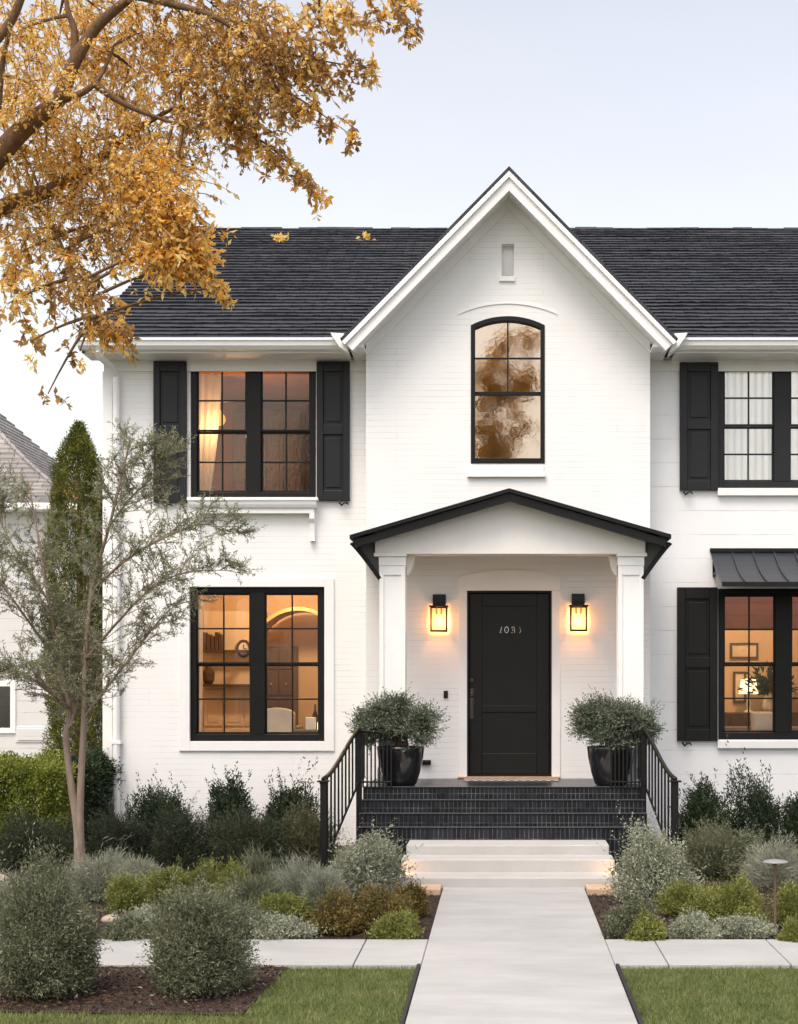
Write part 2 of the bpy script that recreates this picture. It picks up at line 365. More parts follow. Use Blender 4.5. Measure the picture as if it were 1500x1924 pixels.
def dome_dirs(rng, n, flat=.0):
    d = rng.normal(size=(n, 3)); d[:, 2] = np.abs(d[:, 2]) * (1 - flat) + flat * .1 - .12
    return d / np.linalg.norm(d, axis=1, keepdims=True)
def shrub(name, x, d, rx, h, m, label, cat='shrub', group=None, seed=0, sprigs=700, k=9, L=.035, W=.012, style='round', z0=0.0, stems=True, ry=None, spread=.6):
    """a bush: sprigs that leave a lumpy dome, each with its own leaves, over a fan of stems"""
    rng = np.random.default_rng(seed + 11); sprigs = int(sprigs * 1.9); rx *= 1.16
    t = thing(name, (x, d, z0), label, cat, group)
    ry = ry or rx
    dirs = dome_dirs(rng, sprigs)
    bumps = dome_dirs(rng, 11); amp = rng.uniform(.12, .50, 11)
    lump = .68 + (amp[None] * np.clip(dirs @ bumps.T, 0, 1) ** 8).max(1)
    rad = lump * rng.uniform(.22, 1.0, sprigs) ** .38
    out = rng.random(sprigs) < .09; rad[out] *= rng.uniform(1.08, 1.4, out.sum())
    sc = np.array([rx, ry, h * .80]) if style != 'upright' else np.array([rx, ry, h * .86])
    base = np.array([x, d, z0 + h * .14])
    tip = base + dirs * rad[:, None] * sc
    tip[:, 2] = np.maximum(tip[:, 2], z0 + .012)
    if style == 'upright':
        sdir = dirs * np.array([.5, .5, .6]) + np.array([0, 0, .8])
    elif style == 'plume':
        sdir = dirs * np.array([1, 1, .5]) + np.array([0, 0, .35])
    else:
        sdir = dirs + np.array([0, 0, .28])
    sdir = sdir + rng.normal(size=sdir.shape) * .28
    sdir /= np.linalg.norm(sdir, axis=1, keepdims=True)
    sl_ = min(rx, h) * (.36 if style != 'plume' else .55)
    tt = np.tile(np.linspace(0, 1, k), (sprigs, 1)) + rng.uniform(-.06, .06, (sprigs, k))
    pos = tip[:, None] - sdir[:, None] * sl_ * (1 - tt[..., None]) + rng.normal(size=(sprigs, k, 3)) * sl_ * .05
    ld = sdir[:, None] + rng.normal(size=(sprigs, k, 3)) * spread
    pos = pos.reshape(-1, 3); ld = ld.reshape(-1, 3)
    pos[:, 2] = np.maximum(pos[:, 2], z0 + .006)
    n = len(pos)
    ls = L * rng.uniform(.6, 1.25, n)
    leaf_mesh('foliage', pos, ld, ls, ls * (W / L), m, t, rng)
    if stems:
        mb = MB(); idx = rng.choice(sprigs, min(46, sprigs), replace=False)
        for i in idx:
            b0 = Vector((x + rng.normal() * rx * .08, d + rng.normal() * ry * .08, z0))
            e = Vector(tip[i]); mid = b0.lerp(e, .5) + Vector((0, 0, h * .06))
            mb.tube([b0, mid, e], [.006, .0045, .002], 4, False)
        mb.build('stems', 'twig', t, recalc=False)
    return t

# ------------------------------------------------------------------ ground
def sheet(name, poly, z, m):
    mb = MB(); mb.add([(p[0], p[1], z) for p in poly], [tuple(range(len(poly)))])
    return struct(mb.build(name, m, recalc=False))
DS1, DS2 = 10.81, 11.86                 # near and far edge of the cross walk
PX0, PX1 = X(833, 14.8), X(1098, 14.8)  # edges of the entry walk
sheet('ground', [(-400, -60), (400, -60), (400, 900), (-400, 900)], -.03, 'earth')
sheet('road', [(-60, -9), (60, -9), (60, 1.5), (-60, 1.5)], -.022, 'asphalt')
DW, DG = 18.8, 18.4
sheet('garden_bed', [(-9, DS2 - .02), (9, DS2 - .02), (9, 19.2), (-9, 19.2)], -.004, 'soil')
# front mulch bed and the two lawns
bed_front = [(-7, DS1 + .02), (X(540, DS1), DS1 + .02), (X(455, 9.27), 9.27), (X(0, 9.4), 9.36), (-7, 9.5)]
sheet('mulch_bed', bed_front, .004, 'soil')
sheet('lawn', [(-9, 1.6), (9, 1.6), (9, DS1 + .02), (-9, DS1 + .02)], -.012, 'lawn')
# walks: slabs with sawn joints
mb = MB()
def slabs(xs, y0, y1):
    for a, b in zip(xs[:-1], xs[1:]): mb.box(a + .004, b - .004, y0, y1, -.06, .02)
slabs([-9, -7.6, -6.1, -4.6, -3.1, X(683, 11.6), PX0], DS1, DS2)
slabs([PX1, X(1233, 11.7), X(1446, 11.7), 3.5, 5.0, 6.5, 8, 9], DS1, DS2)
struct(mb.build('sidewalk', 'concrete', bev=.006))
mb = MB(); mb.box(PX0, PX1, 2.0, 14.83, -.06, .0225)
struct(mb.build('path', 'concrete', bev=.006))
# black edging where lawn meets the entry walk
for (x0, x1, lab) in ((PX0 - .03, PX0 - .006, 'black edging strip along the lawn left of the entry walk'), (PX1 + .006, PX1 + .03, 'black edging strip along the lawn right of the entry walk')):
    mb = MB(); mb.box(x0, x1, 2.0, DS1 - .02, -.05, .03)
    tag(mb.build('lawn_edging', 'rubber', bev=.003), lab, 'edging')
# grass blades
rng = np.random.default_rng(3)
def in_front_bed(x, y):
    xe = X(455, 9.27) + (X(540, DS1) - X(455, 9.27)) * (y - 9.27) / (DS1 - 9.27)
    ye = 9.36 + (x + 3.0) * -.03
    return (x < xe) & (y > np.clip(ye, 9.25, 9.42))
def blades(n, x0, x1, y0, y1):
    x = rng.uniform(x0, x1, n); y = rng.uniform(y0, y1, n)
    keep = ~in_front_bed(x, y) & ((x < PX0 - .035) | (x > PX1 + .035)) & (y < DS1 - .015)
    return np.stack([x[keep], y[keep], np.full(keep.sum(), -.01)], 1)
p = np.concatenate([blades(120000, -3.6, 2.7, 8.5, DS1), blades(16000, -4.6, 3.7, 7.2, 8.5)])
dd = rng.normal(size=p.shape) * .42; dd[:, 2] = 1
Lg = rng.uniform(.018, .042, len(p))
tag(leaf_mesh('grass', p, dd, Lg, .0052, 'grass', None, rng, .3, tri=True), 'short mown green lawn grass beside the entry walk', 'grass', kind='stuff')
# mulch chips
def chips(n, x0, x1, y0, y1, f=None):
    x = rng.uniform(x0, x1, n); y = rng.uniform(y0, y1, n)
    k = np.ones(n, bool) if f is None else f(x, y)
    k &= (x < PX0 - .02) | (x > PX1 + .02)
    return np.stack([x[k], y[k], rng.uniform(-.002, .014, k.sum())], 1)
p = np.concatenate([chips(16000, -5, 4, DS2 + .01, 15.2), chips(15000, -4.4, -.9, 9.2, DS1, in_front_bed)])
dd = rng.normal(size=p.shape); dd[:, 2] *= .25
tag(leaf_mesh('mulch_chips', p, dd, rng.uniform(.012, .045, len(p)), rng.uniform(.006, .016, len(p)), 'chip', None, rng), 'dark brown bark mulch scattered over the planting beds', 'mulch', kind='stuff')

# ------------------------------------------------------------------ the house
house = thing('house', (0.084, DW, 0), 'white painted brick two-storey house with black shutters and steep front gable', 'house')
AX = .084
XL, XR = X(688, DG), X(1222, DG)          # gable bay
XWL, XWR = X(196, DW), 7.0                # ends of the wings
FL = .812                                  # porch floor
ZEAVE = Z(640, 18.35)
WIN = {'UL': (358, 594, 682, 937, DW), 'LL': (357, 610, 1103, 1393, DW), 'UR': (1350, 1592, 682, 917, DW), 'LR': (1350, 1596, 1106, 1390, DW)}
def wrect(k):
    a, b, c, d_, D = WIN[k]; return X(a, D), X(b, D), Z(d_, D), Z(c, D)
def hole(k): return rectloop(*wrect(k))
wall_mesh('wall', [(XWL, -.1), (XL + .15, -.1), (XL + .15, ZEAVE - .1), (XWL, ZEAVE - .1)], [hole('UL'), hole('LL')], DW, DW + .25, 'brick', house)
wall_mesh('wall', [(XR - .15, -.1), (XWR, -.1), (XWR, ZEAVE - .1), (XR - .15, ZEAVE - .1)], [hole('UR'), hole('LR')], DW, DW + .25, 'board', house)
# gable front
GZ, GS = Z(322, 17.95), 1.02               # apex height and slope of the gable roof
def gz(x, dz=0): return GZ - GS * abs(x - AX) + dz
gx0, gx1 = X(885, DG), X(1024, DG)
def arch(x0, x1, zs, zt, n=14):
    c = (x0 + x1) / 2; hw = (x1 - x0) / 2; rise = zt - zs; rr = (hw * hw + rise * rise) / (2 * rise)
    a0 = math.asin(hw / rr)
    return [(c + rr * math.sin(a0 - 2 * a0 * i / n), zt - rr + rr * math.cos(a0 - 2 * a0 * i / n)) for i in range(n + 1)]
gwin = [(gx0, Z(871, DG)), (gx1, Z(871, DG))] + arch(gx0, gx1, Z(611, DG), Z(594, DG))
dx0, dx1 = X(878, DG), X(1037, DG)
ZD0, ZD1 = FL + .015, Z(1110, DG)
vent = rectloop(X(943, DG), X(966, DG), Z(520, DG), Z(458, DG))
wall_mesh('wall', [(XL, -.1), (XR, -.1), (XR, gz(XR, -.12)), (AX, GZ - .12), (XL, gz(XL, -.12))], [gwin, rectloop(dx0, dx1, ZD0, ZD1), vent], DG, DG + .25, 'brick', house)
mb = MB(); mb.box(X(940, DG), X(969, DG), DG + .12, DG + .15, Z(523, DG), Z(455, DG)); mb.build('wall_niche', 'trim', house)
mb = MB(); mb.box(X(938, DG), X(968, DG), DG - .03, DG + .12, Z(529, DG), Z(520, DG)); mb.build('niche_sill', 'trim', house, bev=.004)
mb = MB(); mb.box(XL, XL + .2, DG + .25, DW + .05, 0, ZEAVE - .1); mb.build('bay_return', 'brick', house); mb = MB(); mb.box(XR - .2, XR, DG + .25, DW + .05, 0, ZEAVE - .1); mb.build('bay_return', 'brick', house)
mb = MB(); mb.prism([(DW + .25, -.1), (30, -.1), (30, 5.6), (24.35, 8.55), (DW + .25, 5.85)], XWL, XWL + .25, 'x'); mb.build('end_wall', 'brick', house)
mb = MB(); mb.prism([(DW + .25, -.1), (30, -.1), (30, 5.6), (24.35, 8.55), (DW + .25, 5.85)], XWR - .25, XWR, 'x'); mb.build('end_wall', 'brick', house)
mb = MB(); mb.box(XWL + .25, XWR - .25, 29.7, 29.98, -.1, 5.6); mb.build('back_wall', 'brick', house)
# ---- main roof laid in courses
YE, YR = 18.33, 24.35
ZR = Z(430, YR)
SLP = (ZR - ZEAVE) / (YR - YE)
RX0, RX1 = X(150, 18.35), 7.3
rr_ = random.Random(5)
mb = MB(); NC = 38
ph = [(rr_.uniform(0, 6.28), rr_.uniform(.8, 1.6), rr_.uniform(0, 6.28), rr_.uniform(2.2, 4.0)) for _ in range(NC)]
def course(x0, x1, i):
    n = max(2, int((x1 - x0) / .07)); vs = []; fs = []
    y0 = YE + (YR - YE) * i / NC; y1 = YE + (YR - YE) * (i + 1.25) / NC; y1 = min(y1, YR)
    a, fa, b, fb = ph[i]
    for j in range(n + 1):
        x = x0 + (x1 - x0) * j / n
        wv = .013 * math.sin(a + fa * x) + .009 * math.sin(b + fb * x) + rr_.uniform(-.006, .006)
        yy = y0 + wv * .8 if i else y0
        lift = .032 + rr_.uniform(-.003, .006) + .005 * math.sin(b + 1.7 * x)
        zz = ZEAVE + SLP * (yy - YE)
        vs += [(x, yy + .035, zz - .012), (x, yy, zz + lift), (x, y1, ZEAVE + SLP * (y1 - YE) + .004)]
    for j in range(n):
        q = 3 * j; fs += [(q, q + 3, q + 4, q + 1), (q + 1, q + 4, q + 5, q + 2)]
    mb.add(vs, fs)
for i in range(NC):
    z = ZEAVE + SLP * (YR - YE) * i / NC
    wg = (GZ - z) / GS - .12
    if wg > 0: course(RX0, AX - wg, i); course(AX + wg, RX1, i)
    else: course(RX0, RX1, i)
mroof = mb.build('roof', 'roof', house, recalc=False)
mb = MB(); mb.prism([(YR, ZR - .01), (30.5, ZR - .01 - SLP * 6.15), (30.5, ZR - .1 - SLP * 6.15), (YR, ZR - .1), (YE, ZEAVE - .1), (YE, ZEAVE - .02)], RX0, RX0 + .9, 'x')
mb.prism([(YR, ZR - .01), (30.5, ZR - .01 - SLP * 6.15), (30.5, ZR - .1 - SLP * 6.15), (YR, ZR - .1)], RX0 + .9, RX1, 'x'); mb.build('roof_deck', 'roof', house)
mb = MB(); x = RX0                                   # ridge cap: short overlapping caps
while x < RX1:
    l = rr_.uniform(.26, .34); dz = rr_.uniform(-.01, .014)
    mb.prism([(YR - .10, ZR - .045 + dz), (YR, ZR + .02 + dz), (YR + .10, ZR - .045 + dz), (YR + .10, ZR - .07), (YR - .10, ZR - .07)], x, x + l, 'x'); x += l * .93
mb.build('ridge_cap', 'roof', mroof)
# fallen leaf tufts caught on the roof come later with the tree
# ---- eaves: gutter, soffit, frieze
for (a, b) in ((RX0, X(652, 18.25)), (X(1268, 18.25), RX1)):
    mb = MB(); zt = ZEAVE + .01
    mb.prism([(18.22, zt), (18.22, zt - .03), (18.235, zt - .04), (18.245, zt - .085), (18.285, zt - .125), (18.36, zt - .13), (18.36, zt - .01), (18.345, zt - .01), (18.345, zt - .1), (18.26, zt - .1), (18.24, zt)], a, b, 'x')
    mb.build('gutter', 'trim', house, bev=.003)
    mb = MB(); mb.box(a + .02, b, 18.36, DW, ZEAVE - .14, ZEAVE - .10); mb.build('soffit', 'trim', house)
    mb = MB(); mb.box(XWL if a < 0 else XR, b if b > 3 else XL, DW - .025, DW, ZEAVE - .27, ZEAVE - .14)
    mb.build('frieze_board', 'trim', house, bev=.003)
mb = MB(); mb.prism([(18.36, ZEAVE - .14), (18.36, ZEAVE - .02), (YR, ZR - .12), (YR, ZR - .3)], RX0 + .02, RX0 + .06, 'x'); mb.build('rake_board', 'trim', house)
mb = MB(); mb.prism([(18.40, ZEAVE - .16), (18.40, ZEAVE - .10), (YR, ZR - .14), (YR, ZR - .20)], RX0 + .06, XWL, 'x'); mb.build('soffit', 'trim', house)
mb = MB(); mb.box(XWL - .015, XWL + .10, DW - .022, DW, 0, ZEAVE - .27); mb.build('corner_board', 'trim', house, bev=.003)
# ---- gable roof and rake
HWL, HWR = AX - X(640, 17.95), X(1265, 17.95) - AX
HWG = (HWL + HWR) / 2
def rake(name, y0, y1, top, bot, m, ext=0.0, cut=True):
    """pair of sloping boards under the gable roof, from `top` to `bot` below the roof line"""
    mb = MB()
    for s in (-1, 1):
        e = HWG + ext; q = .5 if cut else 0
        pl = [(AX, GZ + top), (AX + s * e, GZ - GS * e + top), (AX + s * (e - q * (top - bot)), GZ - GS * (e - q * (top - bot)) + bot), (AX, GZ + bot)]
        mb.prism(pl, y0, y1)
    return mb.build(name, m, house, bev=.003)
rake('gable_roof', 17.925, 22.1, .055, .002, 'roof', .03)
rake('rake_trim', 17.95, 18.03, 0, -.215, 'trim')
rake('rake_trim', 17.918, 17.95, 0, -.07, 'trim', .012)
rake('gable_soffit', 18.03, 18.42, -.01, -.17, 'trim', -.02)
mb = MB()
for s in (-1, 1):
    xe = (XR if s > 0 else XL)
    pl = [(AX, GZ - .17), (xe, gz(xe, -.17)), (xe, gz(xe, -.30)), (AX, GZ - .30)]
    mb.prism(pl, DG - .022, DG)
mb.build('frieze_board', 'trim', house, bev=.002)
for s in (-1, 1):            # shaped gutter ends that meet the rake
    xc = AX + s * (HWG + .02); mb = MB()
    mb.prism([(xc - s * .02, ZEAVE + .03), (xc + s * .14, ZEAVE + .04), (xc + s * .11, ZEAVE - .02), (xc + s * .03, ZEAVE - .13), (xc - s * .07, ZEAVE - .20), (xc - s * .04, ZEAVE - .06)], 18.10, 18.36)
    mb.build('gutter_end', 'trim', house, bev=.008)
for s in (-1, 1):
    xo, xi = AX + s * (HWG - .06), (XR if s > 0 else XL)
    mb = MB(); mb.box(xo, xi, 18.03, DW, ZEAVE - .14, ZEAVE - .10); mb.build('eave_soffit', 'trim', house)
# arched brick line over the gable window, sill
def arcstrip(name, x0, x1, zs, zt, w_, y0, y1, m, parent):
    o = arch(x0, x1, zs, zt, 24); i_ = arch(x0, x1, zs - w_, zt - w_, 24)
    mb = MB(); mb.prism(o + i_[::-1], y0, y1); return mb.build(name, m, parent)
arcstrip('arch_mould', X(862, DG), X(1047, DG), Z(588, DG), Z(568, DG), .018, DG - .012, DG, 'trim', house)
mb = MB(); mb.box(X(878, DG), X(1025, DG), DG - .045, DG, Z(897, DG), Z(889, DG)); mb.box(X(882, DG), X(1022, DG), DG - .025, DG, Z(889, DG), Z(875, DG)); gsill = mb
# ---- downspout
mb = MB(); xd = X(219, 18.74); zt = ZEAVE - .12
mb.tube([(xd - .12, 18.30, zt), (xd - .10, 18.36, zt - .06), (xd - .02, 18.60, zt - .13), (xd, 18.72, zt - .22), (xd, 18.735, zt - .5), (xd, 18.735, .03)], .043, 10)
for z in (zt - .9, 3.2, 1.2): mb.box(xd - .06, xd + .06, 18.69, 18.80, z, z + .035)
mb.build('downspout', 'trim', house, smooth=False)

# ---- windows
def window(k, glass, mullion=27, rows=(.25, .5, .75), sashes=2, border=11, name_m='black', parent=house):
    x0, x1, z0, z1 = wrect(k); D = WIN[k][4]; u = D / FOC
    fy0, fy1 = D + .03, D + .15; b = border * u
    fr = MB(); fr.box(x0, x0 + b, fy0, fy1, z0, z1); fr.box(x1 - b, x1, fy0, fy1, z0, z1)
    fr.box(x0 + b, x1 - b, fy0, fy1, z1 - b, z1); fr.box(x0 + b, x1 - b, fy0, fy1, z0, z0 + b * 1.2)
    xm = (x0 + x1) / 2; mw = mullion * u / 2
    fr.box(xm - mw, xm + mw, fy0 - .004, fy1, z0 + b * 1.2, z1 - b)
    wo = fr.build('window', name_m, parent, bev=.004)
    zm = (z0 + z1) / 2
    for (a, c) in ((x0 + b, xm - mw), (xm + mw, x1 - b)):
        for (lo, hi, dy) in ((zm, z1 - b, 0), (z0 + b * 1.2, zm, .03)):
            s = MB(); sw = 3.0 * u; y0, y1 = fy0 + .02 + dy, fy0 + .05 + dy
            s.box(a, a + sw, y0, y1, lo, hi); s.box(c - sw, c, y0, y1, lo, hi)
            s.box(a + sw, c - sw, y0, y1, hi - sw * 1.3, hi); s.box(a + sw, c - sw, y0, y1, lo, lo + sw * 1.3)
            xc = (a + c) / 2; mt = 1.5 * u; zc = (lo + hi) / 2
            s.box(xc - mt, xc + mt, y0 + .006, y1 - .004, lo + sw * 1.3, hi - sw * 1.3)
            s.box(a + sw, xc - mt, y0 + .006, y1 - .004, zc - mt, zc + mt); s.box(xc + mt, c - sw, y0 + .006, y1 - .004, zc - mt, zc + mt)
            s.build('sash', name_m, wo, bev=.002)
            g = MB(); g.add([(a + sw * .5, y0 + .016, lo + sw * .5), (c - sw * .5, y0 + .016, lo + sw * .5), (c - sw * .5, y0 + .016, hi - sw * .5), (a + sw * .5, y0 + .016, hi - sw * .5)], [(0, 1, 2, 3)])
            g.build('pane', glass, wo, recalc=False)
    return wo
wUL = window('UL', 'glass_wavy'); wLL = window('LL', 'glass_warm'); wUR = window('UR', 'glass_pale', 30, name_m='shutter'); wLR = window('LR', 'glass_warm', 30)
# gable window: arched frame, two-light top with cross bar, single lower light
def band(outer, inner, y0, y1, name, m, parent, bev=.003):
    n = len(outer); vs = [(p[0], y, p[1]) for y in (y0, y1) for lp in (outer, inner) for p in lp]
    fs = []
    for i in range(n):
        j = (i + 1) % n
        fs += [(i, j, n + j, n + i), (2 * n + j, 2 * n + i, 3 * n + i, 3 * n + j), (j, i, 2 * n + i, 2 * n + j), (n + i, n + j, 3 * n + j, 3 * n + i)]
    mb = MB(); mb.add(vs, fs); return mb.build(name, m, parent, bev=bev)
u = DG / FOC
o_ = [(gx0, Z(871, DG)), (gx1, Z(871, DG))] + arch(gx0, gx1, Z(611, DG), Z(594, DG))
i_ = [(gx0 + 8 * u, Z(861, DG)), (gx1 - 8 * u, Z(861, DG))] + arch(gx0 + 8 * u, gx1 - 8 * u, Z(617, DG), Z(603, DG))
wG = band(o_, i_, DG - .012, DG + .12, 'window', 'black', house)
gsill.build('sill', 'trim', wG, bev=.005)
mb = MB(); xa, xb = gx0 + 8 * u, gx1 - 8 * u; xc = (xa + xb) / 2
mb.box(xa, xb, DG + .03, DG + .07, Z(742, DG), Z(735, DG))
mb.box(xc - 1.4 * u, xc + 1.4 * u, DG + .035, DG + .06, Z(735, DG), Z(604, DG))
for (a, b) in ((xa, xc - 1.4 * u), (xc + 1.4 * u, xb)): mb.box(a, b, DG + .035, DG + .06, Z(673.5, DG), Z(670.5, DG))
mb.build('sash', 'black', wG, bev=.002)
g = MB(); lp = [(xa, Z(861, DG)), (xb, Z(861, DG))] + arch(xa, xb, Z(617, DG), Z(603, DG))
g.add([(p[0], DG + .05, p[1]) for p in lp], [tuple(range(len(lp)))]); g.build('pane', 'glass_arch', wG, recalc=False)

# ---- window trim and sills
mb = MB(); x0, x1, z0, z1 = wrect('LL')
ox0, ox1, oz0, oz1 = X(337, DW), X(628, DW), Z(1411, DW), Z(1086, DW)
mb.box(ox0, x0, DW - .025, DW, oz0, oz1); mb.box(x1, ox1, DW - .025, DW, oz0, oz1); mb.box(x0, x1, DW - .025, DW, z1, oz1); mb.box(x0, x1, DW - .025, DW, oz0, z0)
mb.build('casing', 'trim', wLL, bev=.004)
mb = MB(); x0, x1, z0, z1 = wrect('UL')
mb.box(X(356, DW), X(600, DW), DW - .16, DW, Z(943, DW), Z(937, DW)); mb.prism([(DW, Z(943, DW)), (DW - .15, Z(943, DW)), (DW - .14, Z(950, DW)), (DW - .12, Z(956, DW)), (DW, Z(956, DW))], X(359, DW), X(597, DW), 'x')
mb.box(X(364, DW), X(592, DW), DW - .10, DW, Z(966, DW), Z(956, DW))
sillU = mb.build('sill', 'trim', wUL, bev=.004)
for px in (372, 588):
    mb = MB(); x = X(px, DW)
    mb.prism([(DW, Z(966, DW)), (DW - .10, Z(966, DW)), (DW - .10, Z(976, DW)), (DW - .065, Z(984, DW)), (DW - .055, Z(1000, DW)), (DW - .055, Z(1014, DW)), (DW - .07, Z(1017, DW)), (DW, Z(1017, DW))], x - .03, x + .03, 'x')
    mb.build('sill_bracket', 'trim', wUL, bev=.004)
for k, wo, py in (('UR', wUR, 918), ('LR', wLR, 1392)):
    mb = MB(); a, b, _, _, _ = WIN[k]; mb.box(X(a - 2, DW), X(b + 4, DW), DW - .06, DW + .02, Z(py + 14, DW), Z(py, DW)); mb.build('sill', 'trim', wo, bev=.005)
# ---- shutters, each with two sunk panels, and the iron dogs that hold them
def shutter(px0, px1, py0, py1, m='shutter', dog=None, dog_top=False):
    x0, x1, z0, z1 = X(px0, DW), X(px1, DW), Z(py1, DW), Z(py0, DW); h = z1 - z0; wd = x1 - x0; st = wd * .20
    mb = MB(); y0, y1 = DW - .06, DW - .006
    mb.box(x0 + st, x1 - st, DW - .035, y1, z0 + h * .06, z1 - h * .06)
    mb.box(x0, x0 + st, y0, y1, z0, z1); mb.box(x1 - st, x1, y0, y1, z0, z1)
    for a, b in ((0, .075), (.475, .545), (.925, 1)): mb.box(x0 + st, x1 - st, y0, y1, z0 + h * (a if a else 0), z0 + h * b)
    o = mb.build('shutter', m, house, bev=.006)
    mb = MB()                               # raised fields inside the panels
    for a, b in ((.085, .465), (.555, .915)): mb.box(x0 + st * 1.35, x1 - st * 1.35, DW - .046, DW - .034, z0 + h * a + .02, z0 + h * b - .02)
    mb.build('panel', m, o, bev=.008)
    if dog:
        mb = MB(); xd = X(dog, DW)
        mb.tube([(xd - .05, DW - .075, z0 + .03), (xd - .05, DW - .085, z0 - .03), (xd - .03, DW - .085, z0 - .055), (xd, DW - .085, z0 - .03), (xd + .03, DW - .085, z0 - .02), (xd + .055, DW - .085, z0 - .05)], [.007, .012, .014, .01, .013, .006], 6)
        mb.tube([(xd, DW, z0 - .02), (xd, DW - .09, z0 - .03)], .008, 6)
        mb.build('shutter_dog', 'iron', o, smooth=True)
    return o
shutter(290, 352, 680, 945, dog=318); shutter(596, 658, 680, 942, dog=648)
shutter(1277, 1349, 682, 922, dog=1292); shutter(1272, 1348, 1104, 1392, 'black', dog=1290)
shutter(1594, 1666, 682, 922); shutter(1598, 1672, 1104, 1392, 'black')
# ---- metal awning over the right ground-floor window
zt, zb, yf = Z(1036, DW), Z(1093, 17.72), 17.78
ax0, ax1 = X(1336, DW), X(1336, DW) + 1.72
aw = MB()
prof = [(DW, zt)]
for i in range(1, 9):
    t = i / 8; prof.append((DW - (DW - yf) * t, zt + (zb - zt) * t - .05 * math.sin(math.pi * t)))
aw.prism(prof + [(yf, zb - .03)] + [(p[0], p[1] - .03) for p in prof[::-1][:-1]] + [(DW, zt - .03)], ax0, ax1, 'x')
awo = aw.build('awning', 'metal', house)
mb = MB(); n = 7
for i in range(1, n):
    x = ax0 + (ax1 - ax0) * i / n
    mb.prism([(p[0], p[1] - .001) for p in prof] + [(p[0], p[1] + .022) for p in prof[::-1]], x - .006, x + .006, 'x')
mb.build('seam', 'metal', awo)
mb = MB(); mb.box(ax0 - .01, ax1 + .01, yf - .012, yf + .012, zb - .05, zb + .004); mb.build('awning_trim', 'black', awo, bev=.004); mb = MB(); mb.box(ax0 - .012, ax1 + .012, DW - .04, DW, zt - .012, zt + .035); mb.build('awning_trim', 'black', awo, bev=.004)
for x in (ax0 + .02, ax1 - .05):
    mb = MB(); mb.tube([(x + .01, DW - .01, zt - .28), (x + .01, DW - .35, zt - .25), (x + .01, yf + .06, zb - .03)], .013, 6); mb.box(x, x + .03, DW - .02, DW, zt - .3, zt - .06)
    mb.build('awning_bracket', 'iron', awo)
mb = MB(); mb.box(X(1350, DW), X(1598, DW), DW - .04, DW, Z(1105, DW) - .02, zb - .06); mb.build('head_board', 'black', wLR, bev=.004)

# ---- door
d_ = MB(); yb = DG + .10
d_.box(dx0 + .025, dx1 - .025, yb, yb + .05, ZD0 + .03, ZD1 - .025)
door = d_.build('door', 'door', house)
mb = MB(); st = .145; y0 = yb - .016; a, b = dx0 + .025, dx1 - .025; zl, zh = ZD0 + .03, ZD1 - .025
zq = Z(1334, DG)
mb.box(a, a + st, y0, yb, zl, zh); mb.box(b - st, b, y0, yb, zl, zh)
mb.box(a + st, b - st, y0, yb, zh - .15, zh); mb.box(a + st, b - st, y0, yb, zl, Z(1416, DG)); mb.box(a + st, b - st, y0, yb, zq - .03, zq + .05)
mb.build('door_stile', 'door', door, bev=.006)
mb = MB(); mb.box(dx0, dx0 + .022, DG + .01, DG + .2, ZD0, ZD1); mb.box(dx1 - .022, dx1, DG + .01, DG + .2, ZD0, ZD1); mb.box(dx0 + .022, dx1 - .022, DG + .01, DG + .2, ZD1 - .022, ZD1); mb.box(dx0 + .022, dx1 - .022, DG + .03, DG + .2, ZD0, ZD0 + .028)
mb.build('door_frame', 'black', door, bev=.003)
mb = MB(); hx = X(886.5, DG); hy = y0
mb.box(hx - .022, hx + .022, hy - .012, hy, Z(1309, DG), Z(1294, DG)); m2 = MB(); m2.tube([(hx, hy, Z(1278, DG)), (hx, hy - .03, Z(1278, DG))], .022, 12); m2.build('deadbolt', 'handle', door)
mb.tube([(hx, hy - .012, Z(1300, DG)), (hx, hy - .05, Z(1301, DG)), (hx, hy - .06, Z(1305, DG))], .008, 8)
mb.box(hx - .026, hx + .026, hy - .014, hy, Z(1352, DG), Z(1312, DG))
mb.box(hx - .014, hx + .014, hy - .06, hy - .045, Z(1349, DG), Z(1314, DG)); mb.box(hx - .012, hx + .012, hy - .048, hy, Z(1349, DG), Z(1346, DG)); mb.box(hx - .012, hx + .012, hy - .048, hy, Z(1317, DG), Z(1314, DG))
mb.build('door_handle', 'handle', door, bev=.003)
# house number: thin bright strokes as they read on the door
yn = yb - .006
mb = MB()
def digit():
    global mb
    mb.build('house_number', 'steel', door); mb = MB()
def stroke(pts, r=.0042): mb.tube([(X(p[0], DG), yn, Z(p[1], DG)) for p in pts], r, 6)
stroke([(943.2, 1177.5), (942, 1182), (940.6, 1188)]); stroke([(939, 1188.2), (943, 1188.2)], .003); digit()
stroke([(952.2 + 3.6 * math.cos(t), 1183 + 5.6 * math.sin(t)) for t in [i * math.pi / 8 for i in range(17)]]); stroke([(951.9, 1182.5), (952.6, 1184.2)], .003); digit()
stroke([(962.2, 1180), (963.6, 1177.6), (966.4, 1177.6), (967.0, 1181), (967.6, 1188.4)]); stroke([(963.8, 1182), (963.6, 1185.2)], .0035); stroke([(960.8, 1188.4), (964.6, 1188.2)], .0035); digit()
stroke([(976.2, 1177.4), (978.2, 1180.8), (979.2, 1184.2), (978.2, 1187.2), (976.8, 1189)]); digit()
for (a, b) in ((862, 877.6), (1037.4, 1053)):
    mb = MB(); mb.box(X(a, DG), X(b, DG), DG - .02, DG, FL, ZD1)
    mb.build('door_casing', 'trim', door, bev=.003)
mb = MB(); lp = [(X(862, DG), ZD1), (X(1053, DG), ZD1)] + arch(X(862, DG), X(1053, DG), Z(1084, DG), Z(1071, DG)); mb.prism(lp, DG - .038, DG); mb.build('door_head', 'porch_trim', door, bev=.003)
